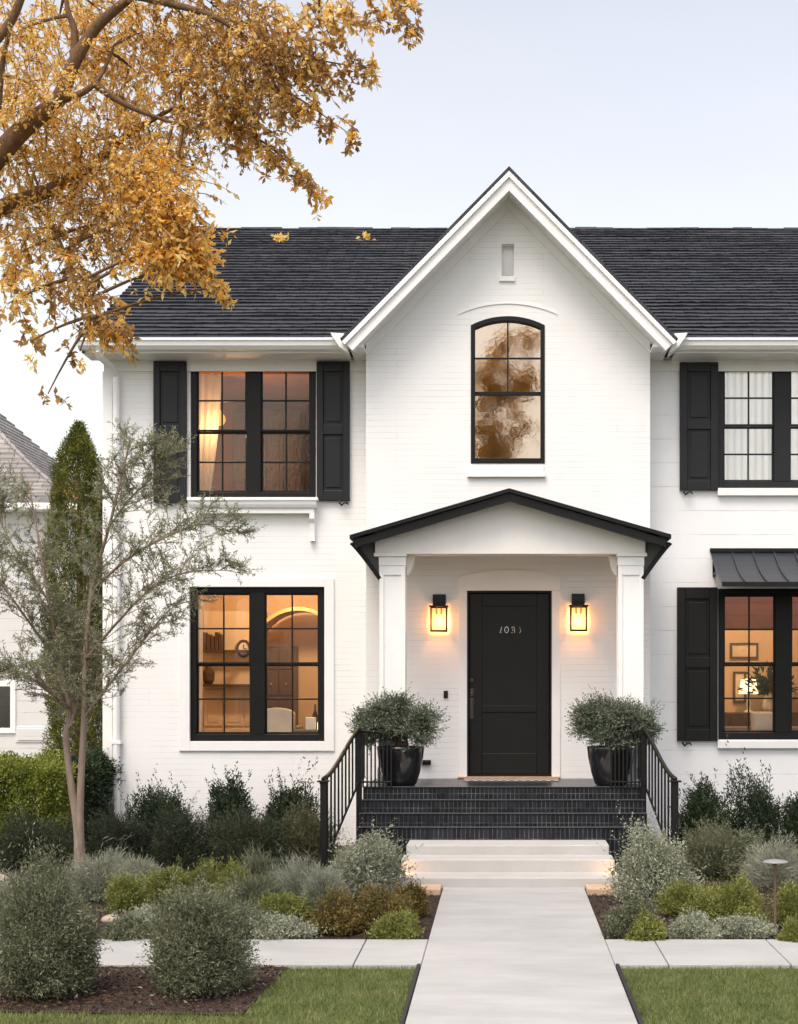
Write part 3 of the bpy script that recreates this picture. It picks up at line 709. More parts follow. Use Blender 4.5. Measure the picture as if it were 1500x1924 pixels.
mb = MB(); mb.box(X(861, DG), X(1053, DG), DG - .09, DG + .02, FL + .004, Z(1459.5, DG - .05)); mb.build('door_sill', 'wood', door, bev=.006)

# ---- porch: columns, beam with low gable, roof, brackets
DP = 17.42
zc1 = Z(1046, DP)
for (a, b) in ((713, 762), (1162, 1210)):
    x0, x1 = X(a, DP), X(b, DP); wd = x1 - x0
    mb = MB(); e = .016
    mb.box(x0 + e, x1 - e, DP + e, DP + wd - e, FL, zc1 - .10)
    f = wd * .17
    for (p, q) in ((x0, x0 + f), (x1 - f, x1)):
        mb.box(p, q, DP, DP + e + .001, FL + .18, zc1 - .10)
    for (p, q) in ((DP + e + .001, DP + f + .02), (DP + wd - f, DP + wd)):
        mb.box(x0, x0 + e + .001, p, q, FL + .18, zc1 - .10); mb.box(x1 - e - .001, x1, p, q, FL + .18, zc1 - .10)
    mb.box(x0 + f, x1 - f, DP, DP + e + .001, zc1 - .2, zc1 - .10)
    col = mb.build('column', 'trim', house, bev=.003)
    mb = MB(); mb.box(x0 - .006, x1 + .006, DP - .006, DP + wd + .006, zc1 - .099, zc1); mb.build('capital', 'trim', col, bev=.004)
    mb = MB(); mb.box(x0 - .02, x1 + .02, DP - .02, DP + wd + .02, FL, FL + .18); mb.build('plinth', 'trim', col, bev=.006)
bx0, bx1 = X(705, DP), X(1213, DP); xm = (bx0 + bx1) / 2
zb0 = Z(1041, DP)
mb = MB(); mb.prism([(bx0, zb0), (bx1, zb0), (bx1, Z(1010, DP)), (xm, Z(942, DP)), (bx0, Z(1010, DP))], DP - .01, DP + .30)
pf = mb.build('porch_beam', 'porch_trim', house, bev=.004)
for (a, b) in ((703, 765), (1159, 1216)):
    mb = MB(); mb.box(X(a, DP), X(b, DP), DP - .03, DP + .31, zc1 + .001, zb0 + .012)
    mb.build('beam_moulding', 'porch_trim', pf, bev=.006)
mb = MB(); mb.box(bx0 + .03, bx0 + .25, DP + .30, DG, zb0 - .005, zb0 + .3); mb.build('side_beam', 'porch_trim', pf); mb = MB(); mb.box(bx1 - .25, bx1 - .03, DP + .30, DG, zb0 - .005, zb0 + .3); mb.build('side_beam', 'porch_trim', pf)
mb = MB(); mb.box(bx0 + .25, bx1 - .25, DP + .30, DG, zb0 + .16, zb0 + .2); mb.build('porch_ceiling', 'porch_trim', pf)
for (a, s) in ((X(762, DP), 1), (X(1162, DP), -1)):
    mb = MB(); pr = [(a, zb0 - .002)] + [(a + s * .09 * math.cos(t), zb0 - .002 - .22 * math.sin(t) ** 1.4) for t in [i * math.pi / 16 for i in range(9)]]
    mb.prism(pr, DP + .17, DP + .26); mb.build('corbel', 'porch_trim', pf, bev=.004)
YF = 17.15
pa, pe0, pe1 = (X(957, YF), Z(917, YF)), (X(657, YF), Z(1005, YF)), (X(1262, YF), Z(1004, YF))
mb = MB()
for e in (pe0, pe1):
    mb.prism([(pa[0], pa[1]), e, (e[0], e[1] - .045), (pa[0], pa[1] - .045)], YF, DG)
proof = mb.build('porch_roof', 'black', house, bev=.003)
mb = MB()
for e, s in ((pe0, 1), (pe1, -1)):
    mb.prism([(pa[0], pa[1] - .046), (e[0] + s * .035, e[1] - .056), (e[0] + s * .08, e[1] - .125), (pa[0], pa[1] - .135)], YF + .03, YF + .10)
mb.build('porch_fascia', 'black', proof, bev=.003)
mb = MB()
for e, s in ((pe0, 1), (pe1, -1)):
    xi = bx0 if s > 0 else bx1
    zi = pa[1] + (e[1] - pa[1]) * (xi - pa[0]) / (e[0] - pa[0])
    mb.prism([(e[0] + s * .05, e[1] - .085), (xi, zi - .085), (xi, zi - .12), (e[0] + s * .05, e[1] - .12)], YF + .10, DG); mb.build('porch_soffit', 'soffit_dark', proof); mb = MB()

for e, s in ((pe0, 1), (pe1, -1)):             # curved brackets that carry the eaves down to the columns
    yk = DP + .02; xe = X(657 if s > 0 else 1264, yk); xi = X(711 if s > 0 else 1211, yk)
    z_hi, z_lo = Z(1022, yk), Z(1090, yk)
    path = []
    for i in range(9):
        t = i / 8; path.append((xe + (xi - xe) * t ** 1.0, z_hi + (z_lo - z_hi) * (t ** 1.12)))
    mb = MB(); mb.prism(path + [(xi, z_hi + .06), (xe + s * .02, z_hi + .02)], yk + .03, yk + .07)
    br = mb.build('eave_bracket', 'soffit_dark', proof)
    mb = MB()
    mb.prism(path + [(p[0] + s * .045, p[1] + .02) for p in path[::-1]], yk - .02, yk + .12)
    mb.build('bracket_rib', 'black', br, bev=.004)

# ------------------------------------------------------------------ rooms behind the glass
def room(x0, x1, y0, y1, z0, z1, m, fm):
    mb = MB(); t = .05
    mb.box(x0 - t, x1 + t, y1, y1 + t, z0 - t, z1 + t); mb.box(x0 - t, x0, y0, y1, z0 - t, z1 + t); mb.box(x1, x1 + t, y0, y1, z0 - t, z1 + t)
    mb.box(x0, x1, y0, y1, z1, z1 + t); o = mb.build('room_shell', m, house)
    mb = MB(); mb.box(x0, x1, y0, y1, z0 - t, z0); mb.build('room_floor', fm, o)
    return o
M['room_tan'] = var_mat('tan_plaster', (.62, .46, .30), .8, .06, 2)
M['room_orange'] = var_mat('ochre_plaster', (.50, .27, .12), .8, .08, 2)
M['room_brown'] = var_mat('brown_plaster', (.42, .18, .065), .8, .15, 3)
M['room_pale'] = var_mat('pale_plaster', (.75, .75, .72), .8, .05, 2)
M['cream'] = var_mat('cream_paint', (.70, .58, .42), .5, .05, 3)
M['walnut'] = var_mat('walnut', (.075, .038, .018), .45, .3, 8, 40, .1, stretch=(10, 1, 1))
M['linen'] = var_mat('linen', (.66, .60, .51), .9, .08, 5, 200, .3)
M['curtain'] = leaf_mat('white_curtain', [(.84, .80, .72), (.86, .82, .74), (.88, .84, .76)], .3, .9)
M['sheer'] = leaf_mat('sheer_curtain', [(.76, .78, .77), (.80, .81, .80), (.84, .85, .84)], .35, .9)
M['grey_cloth'] = var_mat('grey_upholstery', (.25, .21, .17), .9, .1, 6, 200, .3)
M['blind'] = leaf_mat('copper_blind', [(.44, .17, .022), (.52, .21, .03), (.56, .25, .04)], .55, .8)
M['paper'] = var_mat('art_paper', (.66, .55, .40), .8, .25, 6)
M['porcelain'] = var_mat('porcelain', (.80, .76, .68), .35, .04)
M['bottle'] = var_mat('dark_bottle', (.03, .02, .012), .15, .1)
def lamp_light(p, power, col, parent, r=.06):
    l = bpy.data.lights.new('lamp_light', 'POINT'); l.energy = power; l.color = col; l.shadow_soft_size = r
    o = bpy.data.objects.new('lamp_light', l); COL.objects.link(o); o.parent = parent
    rl = root_loc(parent); o.location = (p[0] - rl[0], p[1] - rl[1], p[2] - rl[2]); return o
def ceiling_lamp(x, y, z, power, col, label, r=.16):
    t = thing('ceiling_lamp', (x, y, z), label, 'ceiling lamp', 'ceiling lamps in the rooms')
    mb = MB(); mb.lathe([(.07, -.015), (r, -.03), (r, -.001), (.05, 0)], x, y, z, 20); mb.build('rim', 'steel', t, smooth=True)
    mb = MB(); mb.lathe([(.01, -.085), (r * .6, -.075), (r * .92, -.05), (r * .95, -.031)], x, y, z, 20); mb.build('shade', 'lit_lamp', t, smooth=True)
    lamp_light((x, y, z - .22), power, col, t); return t
WARM = (1.0, .66, .36)
x0, x1, z0, z1 = wrect('LL')
RL = (-4.42, -1.72, DW + .25, 22.2, .75, 3.42)
room(*RL, 'room_tan', 'walnut')
ceiling_lamp(-2.75, 20.6, 3.42, 52, WARM, 'round lit ceiling lamp in the ground floor room left of the porch')
RR = (2.0, 6.6, DW + .25, 22.2, .75, 3.42)
room(*RR, 'room_tan', 'walnut')
ceiling_lamp(3.3, 20.6, 3.42, 46, WARM, 'round lit ceiling lamp in the ground floor room behind the awning')
room(-4.42, -1.72, DW + .25, 21.6, 3.75, 5.7, 'room_brown', 'walnut')
ceiling_lamp(4.6, 20.6, 5.7, 70, (1, .95, .88), 'round ceiling lamp added out of sight to brighten the upper right curtains')  # unseen lamp, added to light the sheer curtains from behind
room(2.0, 6.6, DW + .25, 21.6, 3.75, 5.7, 'room_pale', 'walnut')
room(-1.1, 1.25, DG + .3, 21.6, 3.95, 6.6, 'room_tan', 'walnut')
# ground floor left: curtain, panelled cupboard wall, shelf, clock, arch, dark cabinet, armchair, side table
def curtain(pts, z0, z1, m, label, group=None, amp=.022, n=60):
    """pleated cloth hung along x with its hem"""
    mb = MB(); vs = []; fs = []
    (xa, xb, xa2, xb2, y) = pts; rows = 14
    for j in range(rows + 1):
        t = j / rows
        tt = t ** 1.6
        l, r = xa + (xa2 - xa) * tt, xb + (xb2 - xb) * tt
        for i in range(n + 1):
            s = i / n; vs.append((l + (r - l) * s, y + amp * math.sin(s * (xb - xa) * 75) * (1 - .3 * t), z1 + (z0 - z1) * t))
    for j in range(rows):
        for i in range(n): a = j * (n + 1) + i; fs.append((a, a + 1, a + n + 2, a + n + 1))
    mb.add(vs, fs); o = mb.build('curtain', m, None, smooth=True, recalc=False)
    return tag(o, label, 'curtain', group)
curtain((X(360, 19.2), X(382, 19.2), X(360, 19.2), X(381, 19.2), 19.2), .8, 3.35, 'curtain', 'narrow white curtain at the left edge of the lit ground floor window')
yB = 22.2
t = thing('cupboard', (X(435, 22), yB, .75), 'cream panelled cupboard behind the left ground floor window', 'cupboard')
cx0, cx1 = -4.1, X(497, 21.85)
mb = MB(); mb.box(cx0, cx1, 21.85, yB - .01, .75, 2.9); mb.build('carcass', 'cream', t, bev=.005)
for i in range(3):
    a = cx0 + (cx1 - cx0) * i / 3; b = cx0 + (cx1 - cx0) * (i + 1) / 3
    for (p, q) in ((.8, 1.28), (1.32, 1.82)):
        mb = MB(); mb.box(a + .015, b - .015, 21.83, 21.849, p, q); mb.box(a + .06, b - .06, 21.822, 21.829, p + .05, q - .05); mb.build('cupboard_door', 'cream', t, bev=.004)
mb = MB(); mb.box(cx0, cx1, 21.55, 21.845, 1.86, 1.895); mb.box(cx0, cx1, 21.55, 21.845, 2.33, 2.36); mb.build('shelf', 'walnut', t, bev=.003)
for (px, z, wd, hh, lab) in ((392, 1.895, .14, .26, 'dark squat jar on the lower cupboard shelf'), (404, 2.36, .30, .24, 'dark row of folded cloths on the upper cupboard shelf')):
    mb = MB(); x = X(px, 21.68)
    if hh > .25: mb.lathe([(.05, 0), (.08, .05), (.085, .16), (.05, .21), (.045, .26)], x, 21.68, z, 16)
    else:
        for k in range(5): mb.box(x - wd / 2 + k * .055, x - wd / 2 + k * .055 + .045, 21.58, 21.78, z, z + hh * (1 - .12 * (k % 3)))
    tag(mb.build('jar' if hh > .25 else 'folded_cloths', 'walnut', bev=.004), lab, 'jar' if hh > .25 else 'cloths')
t = thing('wall_clock', (X(458, 21.8), 21.84, Z(1219, 21.8)), 'small round dark rimmed wall clock on the cupboard front', 'clock')
x, z = t.location.x, t.location.z
mb = MB()
mb.tube([(x + .085 * math.cos(a), 21.80, z + .11 * math.sin(a)) for a in [i * math.pi / 10 for i in range(21)]], .018, 6); mb.build('rim', 'walnut', t, smooth=True)
mb = MB(); mb.tube([(x, 21.835, z), (x, 21.805, z)], .085, 20); mb.build('face', 'porcelain', t)
mb = MB(); mb.box(x - .005, x + .005, 21.795, 21.80, z, z + .06); mb.box(x, x + .045, 21.795, 21.80, z - .004, z + .004); mb.build('clock_hand', 'iron', t)
# arched opening with dark dresser
t = thing('dresser', (X(525, 21.7), 21.7, .75), 'dark walnut dresser under the arch in the lit ground floor room', 'dresser')
a, b = X(497, 21.6), X(551, 21.6)
mb = MB(); mb.box(a, b, 21.62, 22.15, .75, 2.42); mb.build('carcass', 'walnut', t, bev=.006)
for (p, q) in ((.80, 1.25), (1.28, 1.72), (1.75, 2.08), (2.1, 2.38)):
    mb = MB(); mb.box(a + .02, (a + b) / 2 - .006, 21.60, 21.619, p, q); mb.box((a + b) / 2 + .006, b - .02, 21.60, 21.619, p, q); mb.build('drawer_front', 'walnut', t, bev=.004)
mb = MB()
for z in (1.1, 1.5, 1.9): mb.tube([((a + b) / 2 - .1, 21.60, z), ((a + b) / 2 - .1, 21.57, z)], .012, 8); mb.tube([((a + b) / 2 + .1, 21.60, z), ((a + b) / 2 + .1, 21.57, z)], .012, 8)
mb.build('knob', 'steel', t)
arcstrip('arch_beam', X(480, 21.2), X(640, 21.2), Z(1196, 21.2), Z(1140, 21.2), .05, 21.2, 21.9, 'room_orange', house)
# armchair
t = thing('armchair', (X(525, 19.9), 19.9, .75), 'cream upholstered armchair with rounded back behind the ground floor window', 'armchair')
cx = X(521, 19.75); zs = Z(1330, 19.75); ws = .22
mb = MB(); pr = [(cx - ws, .95)] + [(cx - ws, zs - .08)] + [(cx + ws * math.cos(a), zs - .08 + .08 * math.sin(a)) for a in [math.pi - i * math.pi / 12 for i in range(13)]] + [(cx + ws, .95)]
mb.prism(pr, 19.65, 19.82); mb.build('backrest', 'linen', t, bev=.035)
mb = MB(); mb.box(cx - ws, cx + ws, 19.82, 20.35, 1.05, 1.22); mb.build('seat', 'linen', t, bev=.04)
for s in (-1, 1): mb = MB(); mb.box(cx + s * ws - .04, cx + s * ws + .04, 19.80, 20.3, 1.0, 1.38); mb.build('armrest', 'grey_cloth', t, bev=.03)
for sx in (-1, 1):
    for yy in (19.7, 20.28): mb = MB(); mb.tube([(cx + sx * .18, yy, 1.05), (cx + sx * .19, yy, .75)], [.022, .014], 8); mb.build('leg', 'walnut', t)
# side table with white box and glass candle
t = thing('side_table', (X(585, 19.7), 19.7, .75), 'low dark side table beside the cream armchair', 'table')
ztab = Z(1371, 19.7)
mb = MB(); mb.box(X(556, 19.7), X(612, 19.7), 19.45, 19.95, ztab - .04, ztab); mb.build('tabletop', 'walnut', t, bev=.005)
for sx in (X(559, 19.7), X(608, 19.7)):
    for yy in (19.48, 19.92): mb = MB(); mb.box(sx - .015, sx + .015, yy - .015, yy + .015, .75, ztab - .04); mb.build('leg', 'walnut', t)
mb = MB(); mb.box(X(575, 19.6), X(593, 19.6), 19.56, 19.68, ztab, ztab + .155); o = mb.build('tissue_box', 'porcelain', bev=.008); tag(o, 'white square box on the low dark side table', 'box')
mb = MB(); mb.lathe([(.028, 0), (.03, .02), (.03, .09), (.012, .11), (.012, .15)], X(601, 19.6), 19.6, ztab, 14); tag(mb.build('candle', 'lit_lamp', smooth=True), 'small glowing candle bottle at the right end of the side table', 'candle')
mb = MB(); mb.lathe([(.03, 0), (.035, .03), (.035, .17), (.012, .24), (.012, .31)], X(592, 19.8), 19.82, ztab, 14); tag(mb.build('wine_bottle', 'bottle', smooth=True), 'tall dark bottle behind the white box', 'bottle')
# ground floor right: copper blind, framed pictures, sofa cushion, house plant, stone pier
for (a, b) in ((1354, 1458), (1478, 1592)):
    t = thing('roman_blind', (X((a + b) / 2, 19.15), 19.15, 2.9), 'copper brown blind half lowered behind the ' + ('left' if a < 1400 else 'right') + ' half of the awning window', 'blind', 'copper blinds in the awning window')
    mb = MB(); zt_ = 3.2; zb_ = Z(1181, 19.15)
    for k in range(4):
        q0 = zt_ + (zb_ - zt_) * k / 4; q1 = zt_ + (zb_ - zt_) * (k + 1) / 4
        mb.prism([(19.14, q0), (19.12, (q0 + q1) / 2), (19.105, q1), (19.13, q1 - .012), (19.16, (q0 + q1) / 2), (19.165, q0)], X(a, 19.15), X(b, 19.15), 'x')
    mb.build('blind_cloth', 'blind', t); mb = MB(); mb.tube([(X(a, 19.15), 19.12, zb_ - .01), (X(b, 19.15), 19.12, zb_ - .01)], .012, 8); mb.build('bottom_rail', 'walnut', t)
def picture(px0, px1, py0, py1, d, label):
    x0, x1, z0, z1 = X(px0, d), X(px1, d), Z(py1, d), Z(py0, d)
    t = thing('picture_frame', ((x0 + x1) / 2, d, z0), label, 'picture', 'pictures in the awning window room'); b = .03
    mb = MB(); mb.box(x0, x0 + b, d - .03, d, z0, z1); mb.box(x1 - b, x1, d - .03, d, z0, z1); mb.box(x0 + b, x1 - b, d - .03, d, z1 - b, z1); mb.box(x0 + b, x1 - b, d - .03, d, z0, z0 + b); mb.build('frame', 'walnut', t)
    mb = MB(); mb.box(x0 + b, x1 - b, d - .015, d - .002, z0 + b, z1 - b); mb.build('canvas', 'paper', t)
picture(1372, 1425, 1208, 1238, 22.18, 'wide framed picture under the copper blind'); picture(1378, 1402, 1262, 1320, 22.18, 'tall framed picture below the wide one')
t = thing('sideboard', (X(1400, 21.9), 21.9, .75), 'low walnut sideboard along the wall of the awning window room', 'sideboard')
mb = MB(); mb.box(2.5, 4.3, 21.75, 22.15, .85, 1.5); mb.build('carcass', 'walnut', t, bev=.006)
for k in range(3): mb = MB(); mb.box(2.53 + k * .6, 3.09 + k * .6, 21.73, 21.749, .9, 1.45); mb.build('cupboard_door', 'walnut', t, bev=.004)
for sx in (2.6, 4.2): mb = MB(); mb.box(sx - .03, sx + .03, 21.85, 22.05, .75, .85); mb.build('leg', 'walnut', t)
t = thing('sofa', (X(1430, 20), 20, .75), 'grey sofa seen low in the awning window', 'sofa')
sx0, sx1 = X(1358, 19.8), X(1600, 19.8)
mb = MB(); mb.box(sx0, sx1, 19.7, 19.88, .85, Z(1365, 19.8)); mb.build('backrest', 'grey_cloth', t, bev=.04)
mb = MB(); mb.box(sx0, sx1, 19.88, 20.6, .85, 1.15); mb.build('seat', 'grey_cloth', t, bev=.04)
for sx in (sx0 + .08, sx1 - .08): mb = MB(); mb.box(sx - .03, sx + .03, 19.8, 19.86, .75, .85); mb.build('leg', 'walnut', t)
def cushion(x, y, z, wd, hh, m, label):
    bm = bmesh.new(); bmesh.ops.create_cube(bm, size=1); bmesh.ops.subdivide_edges(bm, edges=bm.edges[:], cuts=6, use_grid_fill=True)
    for v in bm.verts:
        r = max(0, 1 - (abs(v.co.x * 2) ** 4 + abs(v.co.z * 2) ** 4) * .5); v.co = Vector((v.co.x * wd, v.co.y * .16 * (.15 + .85 * r), v.co.z * hh))
    me = bpy.data.meshes.new('cushion'); bm.to_mesh(me); bm.free(); o = link('cushion', me, m, None, 0, True); o.location = (x, y, z); o.rotation_euler = (R(-12), 0, R(8)); return tag(o, label, 'cushion')
cushion(X(1433, 19.6), 19.58, Z(1357, 19.6), .28, .25, 'linen', 'pale square cushion on the sofa in the awning window')
t = thing('potted_fern', (X(1446, 21.85), 21.85, 1.5), 'dark leafy plant in a pale vase on the walnut sideboard', 'house plant')
mb = MB(); mb.lathe([(.06, 0), (.09, .08), (.07, .2), (.05, .24)], X(1446, 21.85), 21.9, 1.5, 16); mb.build('vase', 'porcelain', t, smooth=True)
rng = np.random.default_rng(31); dv = rng.normal(size=(420, 3)); dv /= np.linalg.norm(dv, axis=1, keepdims=True); dv[:, 2] = np.abs(dv[:, 2])
leaf_mesh('foliage', np.array([X(1446, 21.85), 21.85, 1.78]) + dv * rng.uniform(.02, .36, (420, 1)), dv + rng.normal(size=dv.shape) * .4, .12, .04, 'f_dark', t, rng)
t = thing('table_lamp', (X(1408, 21.85), 21.85, 1.5), 'lit table lamp with cream shade on the walnut sideboard', 'table lamp')
mb = MB(); mb.lathe([(.07, 0), (.07, .02), (.02, .04), (.03, .14), (.012, .24), (.012, .30)], X(1408, 21.85), 21.9, 1.5, 16); mb.build('lamp_base', 'porcelain', t, smooth=True)
mb = MB(); mb.lathe([(.14, .26), (.10, .46), (.02, .47)], X(1408, 21.85), 21.9, 1.5, 20); mb.build('lamp_shade', 'lit_lamp', t, smooth=True)
# upper left bedroom: tied-back curtain, pendant, wardrobe, sloping desk
curtain((X(362, 19.2), X(416, 19.2), X(362, 19.2), X(388, 19.2), 19.2), 3.9, 5.65, 'curtain', 'white curtain drawn aside in the upper left window')
t = thing('pendant_lamp', (X(413, 19.5), 19.5, 5.69), 'small amber glass pendant lamp hanging in the upper left window', 'pendant lamp')
px_, pz_ = X(413, 19.5), Z(787, 19.5)
mb = MB(); mb.tube([(px_, 19.5, 5.69), (px_, 19.5, pz_ + .10)], .005, 6); mb.build('cord', 'iron', t)
mb = MB(); mb.lathe([(.012, .11), (.03, .08), (.065, .03), (.075, -.02), (.05, -.07), (.012, -.085)][::-1], px_, 19.5, pz_, 16); mb.build('globe', 'amber', t, smooth=True)
lamp_light((px_, 19.42, pz_ - .16), 14, (1, .56, .26), t, .05)
t = thing('wardrobe', (X(480, 21.4), 21.4, 3.75), 'tall dark wardrobe in the upper left bedroom', 'wardrobe')
a, b = X(436, 21), X(566, 21)
mb = MB(); mb.box(a, b, 21.05, 21.55, 3.75, 5.52); mb.build('carcass', 'walnut', t, bev=.006)
for k in range(4):
    mb = MB(); mb.box(a + (b - a) * k / 4 + .01, a + (b - a) * (k + 1) / 4 - .01, 21.03, 21.049, 3.85, 5.46); mb.box(a + (b - a) * k / 4 + .06, a + (b - a) * (k + 1) / 4 - .06, 21.022, 21.029, 3.95, 5.36); mb.build('wardrobe_door', 'walnut', t, bev=.004)
# upper right: sheer curtains
for a, b, lab in ((1355, 1466, 'pale sheer curtain behind the left half of the upper right window'), (1474, 1592, 'pale sheer curtain behind the right half of the upper right window')):
    curtain((X(a, 19.12), X(b, 19.12), X(a, 19.12), X(b, 19.12), 19.12), 3.85, 5.68, 'sheer', lab, 'sheer curtains in the upper right window', .012)

# ------------------------------------------------------------------ lanterns, bell, socket
def lantern(px, py0, label):
    yw = DG - .0; D = DG - .12; x = X(px, D)
    t = thing('wall_lantern', (x, DG, Z(1160, D)), label, 'wall lantern', 'lanterns either side of the front door')
    zt, zb = Z(py0 + 22, D), Z(py0 + 68, D)
    mb = MB(); mb.box(x - .075, x + .075, DG - .05, DG - .001, zt + .005, Z(py0, D)); mb.build('backplate', 'iron', t, bev=.005)
    mb = MB(); mb.box(x - .022, x + .022, D - .02, DG - .049, zt + .03, zt + .06); mb.box(x - .018, x + .018, D - .018, D + .018, zt, zt + .03); mb.build('arm', 'iron', t, bev=.003)
    y0, y1 = D - .085, D + .085; h = .098
    mb = MB(); mb.box(x - h - .012, x + h + .012, y0 - .02, y1 + .015, zt - .018, zt); mb.box(x - h + .03, x + h - .03, y0 + .03, y1 - .03, zt, zt + .012); mb.build('cap', 'iron', t, bev=.003)
    mb = MB(); b = .016
    for sx in (x - h, x + h - b):
        for sy in (y0, y1 - b): mb.box(sx, sx + b, sy, sy + b, zb, zt - .018)
    mb.box(x - h, x + h, y0, y0 + b, zb - .02, zb); mb.box(x - h, x + h, y1 - b, y1, zb - .02, zb); mb.box(x - h, x - h + b, y0 + b, y1 - b, zb - .02, zb); mb.box(x + h - b, x + h, y0 + b, y1 - b, zb - .02, zb)
    mb.box(x - h + b, x + h - b, y0, y0 + b * .8, zt - .034, zt - .018)
    mb.build('lantern_frame', 'iron', t, bev=.002)
    mb = MB(); i = .006
    mb.add([(x - h + b, y0 + i, zb), (x + h - b, y0 + i, zb), (x + h - b, y0 + i, zt - .034), (x - h + b, y0 + i, zt - .034)], [(0, 1, 2, 3)])
    for sx in (x - h + i, x + h - i): mb.add([(sx, y0 + b, zb), (sx, y1 - b, zb), (sx, y1 - b, zt - .02), (sx, y0 + b, zt - .02)], [(0, 1, 2, 3)])
    mb.build('lantern_glass', 'lantern_glass', t, recalc=False)
    mb = MB()
    for dx in (-.028, .028): mb.tube([(x + dx, D, zt - .02), (x + dx, D, zt - .075), (x + dx * .8, D, zt - .10)], .011, 8)
    mb.build('lamp_holder', 'iron', t)
    lamp_light((x, D + .03, zb + .10), 7.0, (1.0, .36, .09), t, .05)
    return t
lantern(825, 1116, 'lit black box lantern left of the front door'); lantern(1087.5, 1115, 'lit black box lantern right of the front door')
mb = MB(); mb.box(X(834, DG), X(842, DG), DG - .02, DG - .001, Z(1312, DG), Z(1298, DG)); mb.box(X(836, DG), X(840, DG), DG - .026, DG - .02, Z(1309, DG), Z(1306, DG))
tag(mb.build('doorbell', 'iron', bev=.003), 'small black doorbell on the white wall left of the door', 'doorbell')
mb = MB(); mb.box(X(790, DG), X(810, DG), DG - .05, DG - .001, Z(1437, DG), Z(1428, DG)); mb.box(X(793, DG), X(807, DG), DG - .058, DG - .05, Z(1435.5, DG), Z(1429.5, DG))
tag(mb.build('outdoor_socket', 'iron', bev=.004), 'small black socket box low on the wall beside the left pot', 'socket')

# ------------------------------------------------------------------ steps, mat, rails
YL = 16.86
SX0, SX1 = -1.47, 1.50
t = thing('tiled_steps', (0, 17, 0), 'black mosaic tiled porch floor and steps with thin pale joints', 'steps')
mb = MB(); mb.box(SX0, SX1, YL, DG, 0, FL); mb.build('landing', 'tile', t, bev=.006)
for (y0, y1, z) in ((16.63, YL, .691), (16.40, 16.63, .569), (16.18, 16.40, .447)):
    mb = MB(); mb.box(SX0, SX1, y0, y1 + .0, 0, z); mb.build('tread', 'tile', t, bev=.006)
for (y0, z) in ((YL, FL), (16.63, .691), (16.40, .569), (16.18, .447)): 
    mb = MB(); mb.box(SX0, SX1, y0 - .014, y0 + .07, z + .002, z + .010)
    mb.build('nosing', 'nosing', t, bev=.003)
t = thing('concrete_steps', (0.06, 15.5, 0), 'three pale concrete steps up from the entry walk', 'steps')
for (y0, y1, z, hw) in ((15.67, 16.178, .326, 1.0), (15.25, 15.67, .232, 1.025), (14.8, 15.25, .114, 1.06)):
    mb = MB(); mb.box(.06 - hw, .06 + hw, y0, y1, 0, z); mb.build('tread', 'concrete_step', t, bev=.012)
for (a, b, lab) in ((X(790, 14.7), PX0 - .012, 'tan stone kerb left of the walk at the foot of the steps'), (PX1 + .012, X(1172, 14.7), 'tan stone kerb right of the walk at the foot of the steps')):
    mb = MB(); mb.box(a, b, 14.45, 14.79, -.02, .055); tag(mb.build('stone_kerb', 'tan', bev=.01), lab, 'kerb stone', 'tan kerb stones at the foot of the steps')
for s, lab in ((-1, 'small black step light at the left end of the concrete steps'), (1, 'small black step light at the right end of the concrete steps')):
    x = .06 + s * .99
    t = thing('step_light', (x, 15.02, .114), lab, 'step light', 'step lights on the concrete steps')
    mb = MB(); mb.box(x - .018, x + .018, 15.0, 15.05, .115, .155); mb.build('housing', 'iron', t, bev=.003)
    mb = MB(); mb.box(x - .014, x + .014, 15.05, 15.054, .12, .15); mb.build('lens', 'amber', t)
    lamp_light((x - s * .01, 15.10, .165), .55, (1.0, .42, .12), t, .02)
mb = MB(); mb.box(X(872, 18.1), X(1050, 18.1), 17.85, 18.24, FL + .001, FL + .014); tag(mb.build('doormat', 'doormat', bev=.004), 'grey and black patterned doormat in front of the door', 'doormat')

